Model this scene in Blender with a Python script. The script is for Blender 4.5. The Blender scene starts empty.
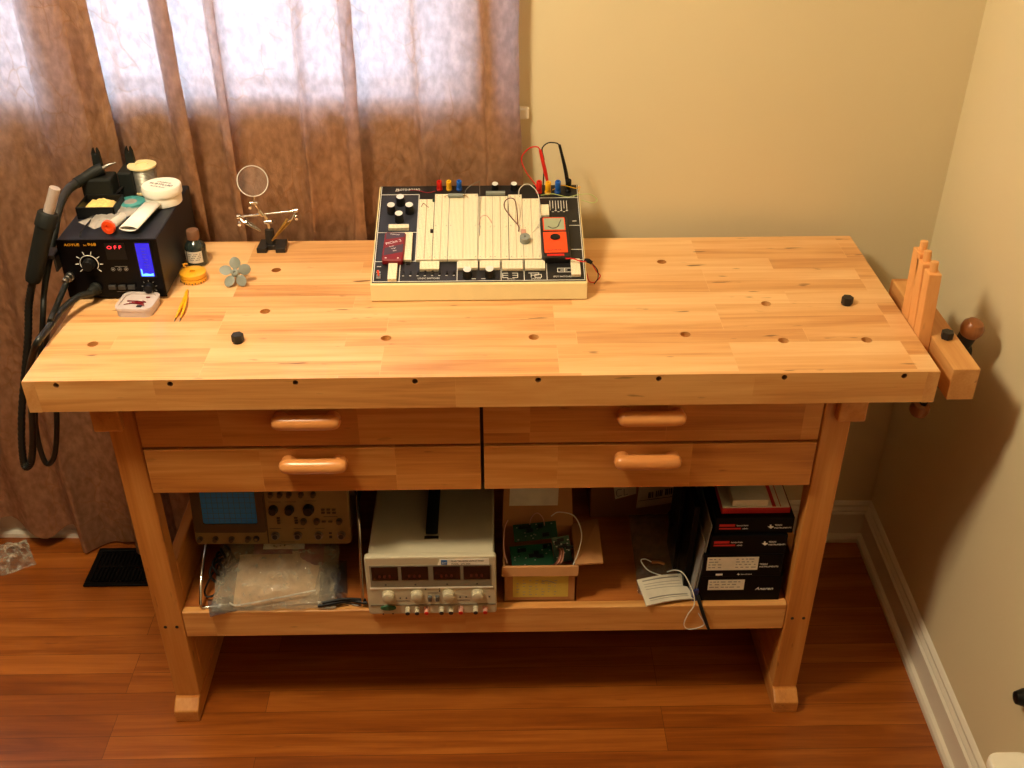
import bpy, bmesh, math, random
from mathutils import Vector, Matrix, noise
random.seed(7)
PI = math.pi
col = bpy.context.scene.collection

# ---------------------------------------------------------------- materials
MATS = {}
def new_mat(name):
    m = bpy.data.materials.new(name); m.use_nodes = True
    nt = m.node_tree
    return m, nt, nt.nodes['Principled BSDF']
def lin(c):
    return tuple((x/12.92 if x <= .04045 else ((x+.055)/1.055)**2.4) for x in [v/255 for v in c]) + (1,)
def node(nt, kind, **kw):
    n = nt.nodes.new(kind)
    for k, v in kw.items():
        if k.startswith('i_'): n.inputs[int(k[2:])].default_value = v
        else: setattr(n, k, v)
    return n
def ramp(nt, stops, interp='LINEAR'):
    r = nt.nodes.new('ShaderNodeValToRGB'); cr = r.color_ramp; cr.interpolation = interp
    while len(cr.elements) < len(stops): cr.elements.new(.5)
    for e, (p, c) in zip(cr.elements, stops): e.position = p; e.color = c if len(c) == 4 else (*c, 1)
    return r
def mix(nt, fac, a, b, blend='MIX'):
    m = nt.nodes.new('ShaderNodeMix'); m.data_type = 'RGBA'; m.blend_type = blend
    for sock, v in ((m.inputs[0], fac), (m.inputs[6], a), (m.inputs[7], b)):
        if hasattr(v, 'is_output'): nt.links.new(v, sock)
        else: sock.default_value = v
    return m.outputs[2]
def mth(nt, op, a, b=None, c=None):
    m = nt.nodes.new('ShaderNodeMath'); m.operation = op
    for i, v in enumerate((a, b, c)):
        if v is None: continue
        if hasattr(v, 'is_output'): nt.links.new(v, m.inputs[i])
        else: m.inputs[i].default_value = v
    return m.outputs[0]
def plain(name, rgb, rough=.5, metal=0, var=.08, scale=40, bump=0, emit=None, estr=0, coat=0, spec=.5):
    """one colour with a little procedural unevenness"""
    m, nt, b = new_mat(name); c = lin(rgb)
    tc = node(nt, 'ShaderNodeTexCoord'); nz = node(nt, 'ShaderNodeTexNoise'); nz.inputs['Scale'].default_value = scale
    nz.inputs['Detail'].default_value = 4
    nt.links.new(tc.outputs['Object'], nz.inputs['Vector'])
    r = ramp(nt, [(.3, tuple(x*(1-var) for x in c[:3])), (.7, tuple(min(1, x*(1+var)) for x in c[:3]))])
    nt.links.new(nz.outputs['Fac'], r.inputs[0]); nt.links.new(r.outputs[0], b.inputs['Base Color'])
    b.inputs['Roughness'].default_value = rough; b.inputs['Metallic'].default_value = metal
    b.inputs['Coat Weight'].default_value = coat; b.inputs['Specular IOR Level'].default_value = spec
    if bump:
        bp = node(nt, 'ShaderNodeBump'); bp.inputs['Strength'].default_value = bump; bp.inputs['Distance'].default_value = .002
        nt.links.new(nz.outputs['Fac'], bp.inputs['Height']); nt.links.new(bp.outputs[0], b.inputs['Normal'])
    if emit: b.inputs['Emission Color'].default_value = lin(emit); b.inputs['Emission Strength'].default_value = estr
    MATS[name] = m; return m
def wood(name, light, mid, deep, order='xyz', block=None, rough=.35, phase=(0, 0), fleck=.5, coat=.0, gap=None, vary=.5, grain=1.0, dist=.8):
    """boards running along the first axis of `order`; blocks = (length, width) of the glued staves"""
    m, nt, b = new_mat(name); L = nt.links
    tc = node(nt, 'ShaderNodeTexCoord'); sp = node(nt, 'ShaderNodeSeparateXYZ'); L.new(tc.outputs['Object'], sp.inputs[0])
    o = {'x': sp.outputs[0], 'y': sp.outputs[1], 'z': sp.outputs[2]}
    g, w, d = [o[k] for k in order]
    g = mth(nt, 'ADD', g, 5+phase[0]); w = mth(nt, 'ADD', w, 3+phase[1])
    if block:
        cb = node(nt, 'ShaderNodeCombineXYZ'); L.new(g, cb.inputs[0]); L.new(w, cb.inputs[1])
        br = node(nt, 'ShaderNodeTexBrick'); br.offset = .37; br.offset_frequency = 1; br.squash = 1.35; br.squash_frequency = 3
        L.new(cb.outputs[0], br.inputs['Vector'])
        br.inputs['Color1'].default_value = (0, 0, 0, 1); br.inputs['Color2'].default_value = (1, 1, 1, 1)
        br.inputs['Scale'].default_value = 1; br.inputs['Mortar Size'].default_value = gap or .0003
        br.inputs['Mortar Smooth'].default_value = .1; br.inputs['Bias'].default_value = 0
        br.inputs['Brick Width'].default_value = block[0]; br.inputs['Row Height'].default_value = block[1]
        rnd = br.outputs['Color']; mort = br.outputs['Fac']
        seed = mth(nt, 'MULTIPLY', rnd, 37.0)
    else: rnd = None; seed = 0.0
    v = node(nt, 'ShaderNodeCombineXYZ')
    L.new(mth(nt, 'ADD', mth(nt, 'MULTIPLY', g, 1.6*grain), seed), v.inputs[0])
    L.new(mth(nt, 'ADD', mth(nt, 'MULTIPLY', w, 22*grain), seed), v.inputs[1]); L.new(mth(nt, 'MULTIPLY', d, 22*grain), v.inputs[2])
    n1 = node(nt, 'ShaderNodeTexNoise'); n1.inputs['Scale'].default_value = 1; n1.inputs['Detail'].default_value = 5; n1.inputs['Distortion'].default_value = dist
    L.new(v.outputs[0], n1.inputs['Vector'])
    v2 = node(nt, 'ShaderNodeCombineXYZ')
    L.new(mth(nt, 'MULTIPLY', g, 9), v2.inputs[0]); L.new(mth(nt, 'MULTIPLY', w, 260), v2.inputs[1]); L.new(mth(nt, 'MULTIPLY', d, 260), v2.inputs[2])
    n2 = node(nt, 'ShaderNodeTexNoise'); n2.inputs['Scale'].default_value = 1; n2.inputs['Detail'].default_value = 3
    L.new(v2.outputs[0], n2.inputs['Vector'])
    f = mth(nt, 'ADD', mth(nt, 'MULTIPLY', n1.outputs['Fac'], .8), mth(nt, 'MULTIPLY', n2.outputs['Fac'], .25))
    if rnd: f = mth(nt, 'ADD', f, mth(nt, 'MULTIPLY', mth(nt, 'SUBTRACT', rnd, .5), vary))
    r = ramp(nt, [(.25, lin(light)), (.55, lin(mid)), (.85, lin(deep))]); L.new(f, r.inputs[0])
    c = r.outputs[0]
    # small dark flecks and knots
    v3 = node(nt, 'ShaderNodeCombineXYZ')
    L.new(mth(nt, 'MULTIPLY', g, 14), v3.inputs[0]); L.new(mth(nt, 'MULTIPLY', w, 75), v3.inputs[1]); L.new(mth(nt, 'MULTIPLY', d, 75), v3.inputs[2])
    n3 = node(nt, 'ShaderNodeTexNoise'); n3.inputs['Scale'].default_value = 1; n3.inputs['Detail'].default_value = 2
    L.new(v3.outputs[0], n3.inputs['Vector'])
    fl = ramp(nt, [(.70, (0, 0, 0)), (.77, (1, 1, 1))]); L.new(n3.outputs['Fac'], fl.inputs[0])
    c = mix(nt, mth(nt, 'MULTIPLY', fl.outputs[0], fleck), c, tuple(x*.35 for x in lin(deep)[:3])+(1,))
    if rnd and gap: c = mix(nt, mort, c, tuple(x*.25 for x in lin(deep)[:3])+(1,))
    L.new(c, b.inputs['Base Color']); b.inputs['Roughness'].default_value = rough
    b.inputs['Coat Weight'].default_value = coat; b.inputs['Coat Roughness'].default_value = .25
    bp = node(nt, 'ShaderNodeBump'); bp.inputs['Strength'].default_value = .08; bp.inputs['Distance'].default_value = .001
    L.new(n2.outputs['Fac'], bp.inputs['Height']); L.new(bp.outputs[0], b.inputs['Normal'])
    MATS[name] = m; return m
def clear(name, tint=(235, 235, 235), alpha=.75, rough=.15, bump=0, var=0):
    """thin see-through plastic or glass: part transparent, part glossy"""
    m, nt, b = new_mat(name); L = nt.links; out = nt.nodes['Material Output']
    b.inputs['Base Color'].default_value = lin(tint); b.inputs['Roughness'].default_value = rough
    t = node(nt, 'ShaderNodeBsdfTransparent'); t.inputs[0].default_value = (.97, .97, .97, 1)
    ms = node(nt, 'ShaderNodeMixShader'); ms.inputs[0].default_value = 1-alpha
    L.new(t.outputs[0], ms.inputs[1]); L.new(b.outputs[0], ms.inputs[2]); L.new(ms.outputs[0], out.inputs[0])
    tc = node(nt, 'ShaderNodeTexCoord'); nz = node(nt, 'ShaderNodeTexNoise'); nz.inputs['Scale'].default_value = 60; nz.inputs['Detail'].default_value = 3
    L.new(tc.outputs['Object'], nz.inputs['Vector'])
    if bump:
        bp = node(nt, 'ShaderNodeBump'); bp.inputs['Strength'].default_value = bump; bp.inputs['Distance'].default_value = .004
        L.new(nz.outputs['Fac'], bp.inputs['Height']); L.new(bp.outputs[0], b.inputs['Normal'])
    if var:
        r = ramp(nt, [(.4, (1-alpha-var/2,)*3), (.65, (min(1, 1-alpha+var),)*3)]); L.new(nz.outputs['Fac'], r.inputs[0]); L.new(r.outputs[0], ms.inputs[0])
    MATS[name] = m; return m

wood('bench_top', (240, 196, 140), (224, 168, 108), (190, 124, 68), 'xyz', (.30, .047), .33, fleck=.9, coat=.12, vary=.36, dist=1.6)
wood('bench_face', (232, 180, 112), (212, 150, 82), (168, 100, 44), 'xzy', (.50, .22), .4, vary=.14, phase=(.1, .03), dist=2.4, grain=.8)  # apron tone lightened for the lamplight it catches
for k_, ph_ in (('a', (.13, .07)), ('b', (.55, .11)), ('c', (.31, .02)), ('d', (.02, .16))):
    wood('drawer_face_'+k_, (222, 160, 88), (198, 128, 58), (154, 84, 32), 'xzy', (.24, .22), .4, phase=ph_, vary=.24, dist=1.6)  # same bench wood, coloured darker where less lamplight reaches
wood('bench_post', (220, 158, 86), (200, 130, 60), (156, 86, 32), 'zxy', None, .4)
wood('bench_rail', (220, 158, 86), (200, 130, 60), (156, 86, 32), 'yzx', None, .4)
wood('bench_edge', (224, 172, 108), (202, 140, 76), (165, 96, 44), 'yzx', (.2, .1), .4, vary=.3)
wood('handle_wood', (234, 166, 100), (220, 146, 80), (198, 120, 58), 'xyz', None, .28, fleck=.1, coat=.25)
wood('stick_wood', (240, 182, 116), (228, 160, 94), (205, 132, 70), 'zxy', None, .45, fleck=.2)
wood('knob_wood', (176, 116, 68), (150, 92, 50), (120, 68, 34), 'zxy', None, .3, fleck=.2)
wood('floor_oak', (180, 104, 38), (146, 76, 20), (108, 49, 10), 'xyz', (1.15, .057), .30, phase=(.35, .04), fleck=.25, gap=.0004, coat=.2, vary=.28, dist=1.8, grain=1.0)
plain('wall_paint', (222, 207, 168), .85, var=.015, scale=3, bump=.03)
plain('low_bounce_wall', (120, 96, 70), .9, var=.02, scale=3)  # unseen walls, darkened to cut the light they bounce back
plain('low_bounce_ceiling', (170, 155, 130), .9, var=.01, scale=3)  # unseen ceiling, also darkened so it returns less fill light
plain('trim_paint', (232, 224, 206), .4, var=.02, scale=6)
plain('black_plastic', (14, 14, 15), .45, spec=.3)
plain('black_soft', (24, 26, 23), .6, spec=.3)
plain('black_iron', (30, 27, 25), .55, bump=.2)
plain('station_blue_black', (24, 28, 38), .45, spec=.35)
plain('station_face', (8, 7, 9), .35, spec=.15)
plain('hose_black', (26, 28, 25), .38)
plain('cream', (236, 214, 158), .5, var=.02)
plain('bb_white', (244, 234, 206), .55, var=.02)
plain('panel_dark', (38, 42, 52), .4, var=.04)
plain('panel_black', (24, 23, 24), .4)
plain('print_white', (235, 232, 222), .6, var=.02)
plain('print_grey', (150, 146, 138), .6)
plain('register_black', (6, 6, 6), .5, spec=.12)
plain('chrome', (215, 212, 205), .18, 1, var=.04)
plain('steel', (150, 148, 142), .35, 1)
plain('brass', (196, 164, 96), .3, 1)
plain('red', (214, 30, 22), .35)
plain('dark_red', (128, 12, 26), .4)
plain('yellow', (240, 178, 20), .4)
plain('blue', (20, 92, 190), .4)
plain('orange_red', (246, 78, 28), .4)
plain('tape_orange', (246, 176, 40), .35, coat=.4)
plain('grey_plastic', (136, 142, 134), .5)
plain('grey_dark', (88, 88, 84), .5)
plain('lcd', (160, 168, 140), .3)
plain('white_plastic', (244, 240, 226), .35, var=.02)
plain('white_paper', (240, 236, 226), .7, var=.05, scale=25)
plain('sponge', (232, 200, 120), .95, bump=.8, scale=180, var=.2)
plain('teal', (70, 150, 148), .35)
plain('bottle_dark', (38, 48, 46), .15, coat=.6)
plain('cork', (120, 82, 58), .6)
plain('solder', (176, 172, 160), .35, .8)
plain('screen_blue', (44, 148, 255), .25, var=.05, scale=8)
plain('scope_beige', (150, 126, 78), .5)
plain('scope_dark', (84, 68, 44), .5)
plain('psu_beige', (198, 188, 160), .5, var=.02)
plain('psu_grey', (128, 120, 100), .5)
plain('meter_glass', (34, 14, 14), .12)
plain('green_button', (38, 92, 62), .4)
plain('pcb', (16, 66, 40), .4, var=.2)
plain('card', (184, 128, 76), .8, var=.06, scale=18)
plain('card_dark', (142, 92, 52), .8, var=.06, scale=12)
plain('label_yellow', (208, 184, 82), .6)
plain('sheet_white', (206, 198, 180), .6)
plain('label_white', (226, 218, 200), .6)
plain('envelope', (216, 180, 138), .6, var=.05)
plain('box_black', (7, 7, 9), .4, spec=.12)
plain('cap_silver', (225, 224, 218), .35, spec=.8)
plain('gun_metal', (176, 160, 150), .45)
plain('button_grey', (52, 52, 52), .5)
plain('band_dark', (66, 48, 62), .4)
plain('paper_red', (190, 30, 30), .6)
plain('led_red', (255, 40, 50), .4, emit=(255, 52, 62), estr=2.6)
plain('led_blue', (30, 30, 200), .2, emit=(24, 26, 225), estr=.75)
plain('led_cyan', (120, 200, 255), .2, emit=(60, 130, 255), estr=2.6)
plain('wire_brown', (96, 34, 26), .5)
plain('wire_white', (226, 220, 204), .5)
plain('wire_lime', (186, 200, 120), .5)
plain('wire_pink', (206, 150, 130), .5)
plain('ink', (45, 42, 48), .6)
plain('bright_blue', (40, 104, 178), .5)
plain('navy', (36, 50, 110), .5)
clear('bag_clear', (215, 205, 185), .74, .18, .9, .3)
clear('bag_film', (190, 180, 158), .66, .07, .9, .12)
clear('bag_thin', (110, 104, 92), .72, .10, .6, .1)
clear('sleeve', (226, 216, 204), .58, .2)
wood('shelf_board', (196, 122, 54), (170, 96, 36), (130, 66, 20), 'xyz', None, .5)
plain('groove_tan', (196, 180, 144), .6)
clear('bag_static', (96, 96, 100), .55, .15, .6, .2)
clear('tub_plastic', (240, 226, 222), .45, .3)
clear('window_glass', (255, 255, 255), .93, .03)
clear('syringe_plastic', (240, 236, 226), .55, .2)
def _unused(name):
    m, nt, b = new_mat(name)
    b.inputs['Base Color'].default_value = (.96, .97, .97, 1); b.inputs['Roughness'].default_value = .02
    b.inputs['Transmission Weight'].default_value = 1; b.inputs['IOR'].default_value = 1.45
    MATS[name] = m
clear('clear_lens', (255, 255, 255), .97, .03)
def curtain_mat():
    m, nt, b = new_mat('curtain_cloth'); L = nt.links; out = nt.nodes['Material Output']; nt.nodes.remove(b)
    tc = node(nt, 'ShaderNodeTexCoord')
    mp = node(nt, 'ShaderNodeMapping'); mp.inputs['Scale'].default_value = (1, 1, .62); L.new(tc.outputs['Object'], mp.inputs[0])
    n0 = node(nt, 'ShaderNodeTexNoise'); n0.inputs['Scale'].default_value = 7; n0.inputs['Detail'].default_value = 3; L.new(mp.outputs[0], n0.inputs['Vector'])
    warp = node(nt, 'ShaderNodeVectorMath', operation='MULTIPLY_ADD'); warp.inputs[1].default_value = (.12, .12, .12)
    L.new(n0.outputs['Color'], warp.inputs[0]); L.new(mp.outputs[0], warp.inputs[2])
    vo = node(nt, 'ShaderNodeTexVoronoi', feature='DISTANCE_TO_EDGE'); vo.inputs['Scale'].default_value = 26; L.new(warp.outputs[0], vo.inputs['Vector'])
    cr = ramp(nt, [(0, (0, 0, 0)), (.05, (1, 1, 1))]); L.new(vo.outputs['Distance'], cr.inputs[0])
    n2 = node(nt, 'ShaderNodeTexNoise'); n2.inputs['Scale'].default_value = 75; n2.inputs['Detail'].default_value = 5; L.new(mp.outputs[0], n2.inputs['Vector'])
    n3 = node(nt, 'ShaderNodeTexNoise'); n3.inputs['Scale'].default_value = 420; n3.inputs['Detail'].default_value = 2; L.new(tc.outputs['Object'], n3.inputs['Vector'])
    # creases only here and there
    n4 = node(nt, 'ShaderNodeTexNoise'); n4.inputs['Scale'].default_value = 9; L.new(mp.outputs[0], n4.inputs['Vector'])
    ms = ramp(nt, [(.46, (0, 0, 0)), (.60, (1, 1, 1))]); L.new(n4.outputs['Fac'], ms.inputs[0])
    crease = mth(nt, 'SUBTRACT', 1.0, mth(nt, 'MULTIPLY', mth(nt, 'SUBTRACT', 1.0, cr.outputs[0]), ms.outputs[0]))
    h = mth(nt, 'ADD', mth(nt, 'MULTIPLY', crease, .12), mth(nt, 'ADD', mth(nt, 'MULTIPLY', n2.outputs['Fac'], .9), mth(nt, 'MULTIPLY', n3.outputs['Fac'], .3)))
    bp = node(nt, 'ShaderNodeBump'); bp.inputs['Strength'].default_value = 1.0; bp.inputs['Distance'].default_value = .004; L.new(h, bp.inputs['Height'])
    c1 = ramp(nt, [(.35, (.27, .120, .051)), (.7, (.49, .248, .126))]); L.new(n2.outputs['Fac'], c1.inputs[0])
    di = node(nt, 'ShaderNodeBsdfDiffuse'); L.new(c1.outputs[0], di.inputs[0]); L.new(bp.outputs[0], di.inputs['Normal'])
    c2 = ramp(nt, [(.3, (.42, .42, .48)), (.7, (.56, .57, .66))]); L.new(n2.outputs['Fac'], c2.inputs[0])
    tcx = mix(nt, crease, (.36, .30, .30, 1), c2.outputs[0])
    tr = node(nt, 'ShaderNodeBsdfTranslucent'); L.new(tcx, tr.inputs[0])
    gl = node(nt, 'ShaderNodeBsdfGlossy'); gl.inputs[0].default_value = (.75, .55, .42, 1); gl.inputs['Roughness'].default_value = .38; L.new(bp.outputs[0], gl.inputs['Normal'])
    m1 = node(nt, 'ShaderNodeMixShader'); m1.inputs[0].default_value = .30; L.new(di.outputs[0], m1.inputs[1]); L.new(tr.outputs[0], m1.inputs[2])
    m2 = node(nt, 'ShaderNodeMixShader'); m2.inputs[0].default_value = .16; L.new(m1.outputs[0], m2.inputs[1]); L.new(gl.outputs[0], m2.inputs[2])
    L.new(m2.outputs[0], out.inputs[0]); MATS['curtain_cloth'] = m
curtain_mat()
def grid_mat(name, base, dot, pitch, size, rough=.55):
    """breadboard: little square holes on a regular pitch"""
    m, nt, b = new_mat(name); L = nt.links
    tc = node(nt, 'ShaderNodeTexCoord'); sp = node(nt, 'ShaderNodeSeparateXYZ'); L.new(tc.outputs['Object'], sp.inputs[0])
    ms = []
    for o in (sp.outputs[0], sp.outputs[1]):
        fr = mth(nt, 'FRACT', mth(nt, 'DIVIDE', mth(nt, 'ADD', o, 4.0), pitch))
        ms.append(mth(nt, 'LESS_THAN', mth(nt, 'ABSOLUTE', mth(nt, 'SUBTRACT', fr, .5)), size/2))
    f = mth(nt, 'MULTIPLY', ms[0], ms[1])
    L.new(mix(nt, f, lin(base), lin(dot)), b.inputs['Base Color']); b.inputs['Roughness'].default_value = rough
    MATS[name] = m
grid_mat('bb_holes', (248, 236, 204), (150, 128, 92), .00254, .42)

# ---------------------------------------------------------------- mesh helpers
def catmull(pts, n=6):
    P = [Vector(p) for p in pts]
    if len(P) < 3: return P
    Q = [P[0]*2-P[1]] + P + [P[-1]*2-P[-2]]; out = []
    for i in range(1, len(Q)-2):
        a, b, c, d = Q[i-1:i+3]
        for k in range(n):
            t = k/n
            out.append(.5*((2*b)+(c-a)*t+(2*a-5*b+4*c-d)*t*t+(3*b-a-3*c+d)*t**3))
    out.append(P[-1]); return out
class MB:
    def __init__(s, M=None): s.bm = bmesh.new(); s.M = M or Matrix()
    def v(s, p): return s.bm.verts.new(s.M @ Vector(p))
    def f(s, vs, mi=0, smooth=False):
        try: f = s.bm.faces.new(vs); f.material_index = mi; f.smooth = smooth; return f
        except ValueError: return None
    def box(s, x0, x1, y0, y1, z0, z1, mi=0):
        c = [s.v((x, y, z)) for z in (z0, z1) for y in (y0, y1) for x in (x0, x1)]
        for a in ((0, 2, 3, 1), (4, 5, 7, 6), (0, 1, 5, 4), (2, 6, 7, 3), (0, 4, 6, 2), (1, 3, 7, 5)): s.f([c[i] for i in a], mi)
        return s
    def hexa(s, p, mi=0):
        """eight corners: bottom ring then top ring, counter-clockwise"""
        c = [s.v(q) for q in p]
        for a in ((3, 2, 1, 0), (4, 5, 6, 7), (0, 1, 5, 4), (1, 2, 6, 5), (2, 3, 7, 6), (3, 0, 4, 7)): s.f([c[i] for i in a], mi)
        return s
    def prism(s, pts, z0, z1, mi=0, smooth=False):
        a = [s.v((x, y, z0)) for x, y in pts]; b = [s.v((x, y, z1)) for x, y in pts]; n = len(pts)
        s.f(a[::-1], mi); s.f(b, mi)
        for i in range(n): s.f([a[i], a[(i+1) % n], b[(i+1) % n], b[i]], mi, smooth)
        return s
    def ring(s, c, u, w, r, n): return [s.v(c+u*(math.cos(2*PI*k/n)*r)+w*(math.sin(2*PI*k/n)*r)) for k in range(n)]
    def tube(s, pts, r, n=10, mi=0, sm=6, closed=False, cap=True):
        """r may be a number, or one radius per point of pts"""
        K = [Vector(p) for p in pts]
        P = catmull(K, sm) if sm > 1 else K
        if hasattr(r, '__len__'):
            R = []
            m = len(K)-1
            for i in range(len(P)):
                t = i/(len(P)-1)*m; j = min(int(t), m-1); R.append(r[j]+(r[j+1]-r[j])*(t-j))
        else: R = [r]*len(P)
        T = [(P[min(i+1, len(P)-1)]-P[max(i-1, 0)]).normalized() for i in range(len(P))]
        u = T[0].orthogonal().normalized(); rings = []
        for i, p in enumerate(P):
            u = (u-T[i]*u.dot(T[i]))
            u = u.normalized() if u.length > 1e-6 else T[i].orthogonal().normalized()
            rings.append(s.ring(p, u, T[i].cross(u), R[i], n))
        for a, b in zip(rings, rings[1:]):
            for k in range(n): s.f([a[k], a[(k+1) % n], b[(k+1) % n], b[k]], mi, True)
        if closed:
            a, b = rings[-1], rings[0]
            for k in range(n): s.f([a[k], a[(k+1) % n], b[(k+1) % n], b[k]], mi, True)
        elif cap: s.f(rings[0][::-1], mi); s.f(rings[-1], mi)
        return s
    def cyl(s, p, q, r, r2=None, n=20, mi=0): return s.tube([p, q], [r, r if r2 is None else r2], n, mi, 1)
    def lathe(s, c, prof, n=28, mi=0, ax=None, mis=None, cap=True):
        """prof = [(radius, height)...] about +Z (or ax) from c"""
        c = Vector(c); z = Vector(ax or (0, 0, 1)).normalized(); u = z.orthogonal().normalized(); w = z.cross(u); rg = []
        for r, h in prof:
            rg.append([s.v(c+z*h)] if r < 1e-7 else s.ring(c+z*h, u, w, r, n))
        for i, (a, b) in enumerate(zip(rg, rg[1:])):
            m = mis[i] if mis else mi
            for k in range(n):
                if len(a) == 1 and len(b) == 1: continue
                if len(a) == 1: s.f([a[0], b[k], b[(k+1) % n]], m, True)
                elif len(b) == 1: s.f([a[k], a[(k+1) % n], b[0]], m, True)
                else: s.f([a[k], a[(k+1) % n], b[(k+1) % n], b[k]], m, True)
        if cap and len(rg[0]) > 1: s.f(rg[0][::-1], mis[0] if mis else mi)
        if cap and len(rg[-1]) > 1: s.f(rg[-1], mis[-1] if mis else mi)
        return s
    def text(s, txt, size, o, ux=(1, 0, 0), uy=(0, 0, 1), depth=.0003, mi=0, align='LEFT', shear=0, width=None):
        cu = bpy.data.curves.new('t', 'FONT'); cu.body = txt; cu.size = size; cu.align_x = align; cu.shear = shear; cu.extrude = depth; cu.resolution_u = 2
        ob = bpy.data.objects.new('t', cu); col.objects.link(ob); dg = bpy.context.evaluated_depsgraph_get(); dg.update()
        me = bpy.data.meshes.new_from_object(ob.evaluated_get(dg)); bpy.data.objects.remove(ob); bpy.data.curves.remove(cu)
        ux = Vector(ux).normalized(); uy = Vector(uy).normalized(); uz = ux.cross(uy); o = Vector(o)
        k = 1
        if width and len(me.vertices):
            xs = [v.co.x for v in me.vertices]; k = width/max(1e-6, max(xs)-min(xs))
        vs = [s.v(o+ux*(v.co.x*k)+uy*v.co.y+uz*v.co.z) for v in me.vertices]
        for p in me.polygons: s.f([vs[i] for i in p.vertices], mi)
        bpy.data.meshes.remove(me); return s
    def build(s, name, mats, parent=None, bevel=0, seg=2, subsurf=0):
        if isinstance(mats, str): mats = [mats]
        loc = parent_loc(parent) if parent else getattr(s, 'loc', Vector((0, 0, 0)))
        bmesh.ops.recalc_face_normals(s.bm, faces=s.bm.faces)
        for e in s.bm.edges:
            if len(e.link_faces) == 2 and e.calc_face_angle(0) > .65: e.smooth = False
        me = bpy.data.meshes.new(name); s.bm.transform(Matrix.Translation(-loc)); s.bm.to_mesh(me); s.bm.free()
        for m in mats: me.materials.append(MATS[m])
        o = bpy.data.objects.new(name, me); col.objects.link(o)
        if parent: o.parent = parent
        else: o.location = loc
        if bevel:
            b = o.modifiers.new('Bevel', 'BEVEL'); b.width = bevel; b.segments = seg; b.limit_method = 'ANGLE'; b.angle_limit = .6
        if subsurf:
            b = o.modifiers.new('Sub', 'SUBSURF'); b.levels = subsurf; b.render_levels = subsurf
        return o
def parent_loc(p):
    v = Vector((0, 0, 0))
    while p: v += p.location; p = p.parent
    return v
def tag(o, label, cat, group=None, kind=None):
    o['label'] = label; o['category'] = cat
    if group: o['group'] = group
    if kind: o['kind'] = kind
    return o
def thing(name, label, cat, loc, group=None):
    o = bpy.data.objects.new(name, None); o.empty_display_size = .02; col.objects.link(o); o.location = loc
    return tag(o, label, cat, group)
def single(name, mb, mats, label, cat, loc, group=None, **kw):
    mb.loc = Vector(loc); return tag(mb.build(name, mats, None, **kw), label, cat, group)
def struct(name, mb, mats, **kw):
    o = mb.build(name, mats, **kw); o['kind'] = 'structure'; return o
def rotz(c, a): return Matrix.Translation(c) @ Matrix.Rotation(a, 4, 'Z')
def pill(mb, c, ux, uy, a, b, h, amp=.004, nx=26, ny=18, mi=0, seed=0, edge=.12, flat=.001, fn=None):
    """closed crumpled pouch: top and bottom sheets welded at the rim"""
    c = Vector(c); ux = Vector(ux); uy = Vector(uy); uz = ux.cross(uy).normalized(); top = {}; bot = {}
    for i in range(nx+1):
        for j in range(ny+1):
            s, t = i/nx*2-1, j/ny*2-1
            k = max(0, (1-abs(s)**3)*(1-abs(t)**3))
            wob = 1+.03*noise.noise(Vector((s*3+seed, t*3, 5)))
            p = c+ux*(s*a*wob)+uy*(t*b*(1+.04*noise.noise(Vector((s*4, t*4+seed, 9)))))
            nz = noise.noise(Vector((s*4.5+seed, t*4.5, seed)))+.6*abs(noise.noise(Vector((s*11+seed, t*11, 3))))
            hh = flat+h*k+amp*nz*(.3+k)
            if fn: hh += fn(s, t)
            top[i, j] = mb.v(p+uz*max(hh, flat))
            bot[i, j] = top[i, j] if i in (0, nx) or j in (0, ny) else mb.v(p)
    for i in range(nx):
        for j in range(ny):
            mb.f([top[i, j], top[i+1, j], top[i+1, j+1], top[i, j+1]], mi, True)
            mb.f([bot[i, j+1], bot[i+1, j+1], bot[i+1, j], bot[i, j]], mi, True)
    return mb
# ---------------------------------------------------------------- camera, light, sky
cam = bpy.data.cameras.new('camera'); co = bpy.data.objects.new('camera', cam); col.objects.link(co)
cam.sensor_fit = 'HORIZONTAL'; cam.sensor_width = 36; cam.lens = 36*1066.94/1024; cam.clip_start = .05
R_ = Vector((.99985415, -.01691554, -.00235384)); U_ = Vector((.01113943, .54145753, .8406543)); F_ = Vector((.01294562, .84055791, -.54156699))
mw = Matrix((R_, U_, -F_)).transposed().to_4x4(); mw.translation = (.7863, -1.4948, 1.8083); co.matrix_world = mw
bpy.context.scene.camera = co
vs = bpy.context.scene.view_settings
vs.view_transform = 'Standard'; vs.look = 'None'; vs.exposure = 0.0; vs.gamma = 1; vs.use_curve_mapping = False
w = bpy.data.worlds.new('sky'); bpy.context.scene.world = w; w.use_nodes = True
wn = w.node_tree; bg = wn.nodes['Background']
wt = wn.nodes.new('ShaderNodeTexCoord'); wsx = wn.nodes.new('ShaderNodeSeparateXYZ'); wr = wn.nodes.new('ShaderNodeValToRGB')
wn.links.new(wt.outputs['Generated'], wsx.inputs[0]); wn.links.new(wsx.outputs[2], wr.inputs[0])
wr.color_ramp.elements[0].position = .22; wr.color_ramp.elements[0].color = (.80, .90, 1.0, 1)
wr.color_ramp.elements[1].position = .50; wr.color_ramp.elements[1].color = (.15, .19, .25, 1)
wn.links.new(wr.outputs[0], bg.inputs[0]); bg.inputs[1].default_value = 21.0
lp = bpy.data.lights.new('ceiling_lamp', 'POINT'); lp.energy = 106; lp.color = (1.0, .85, .585); lp.shadow_soft_size = .15
lo = bpy.data.objects.new('ceiling_lamp', lp); col.objects.link(lo); lo.location = (.02, -.40, 2.30)

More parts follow.
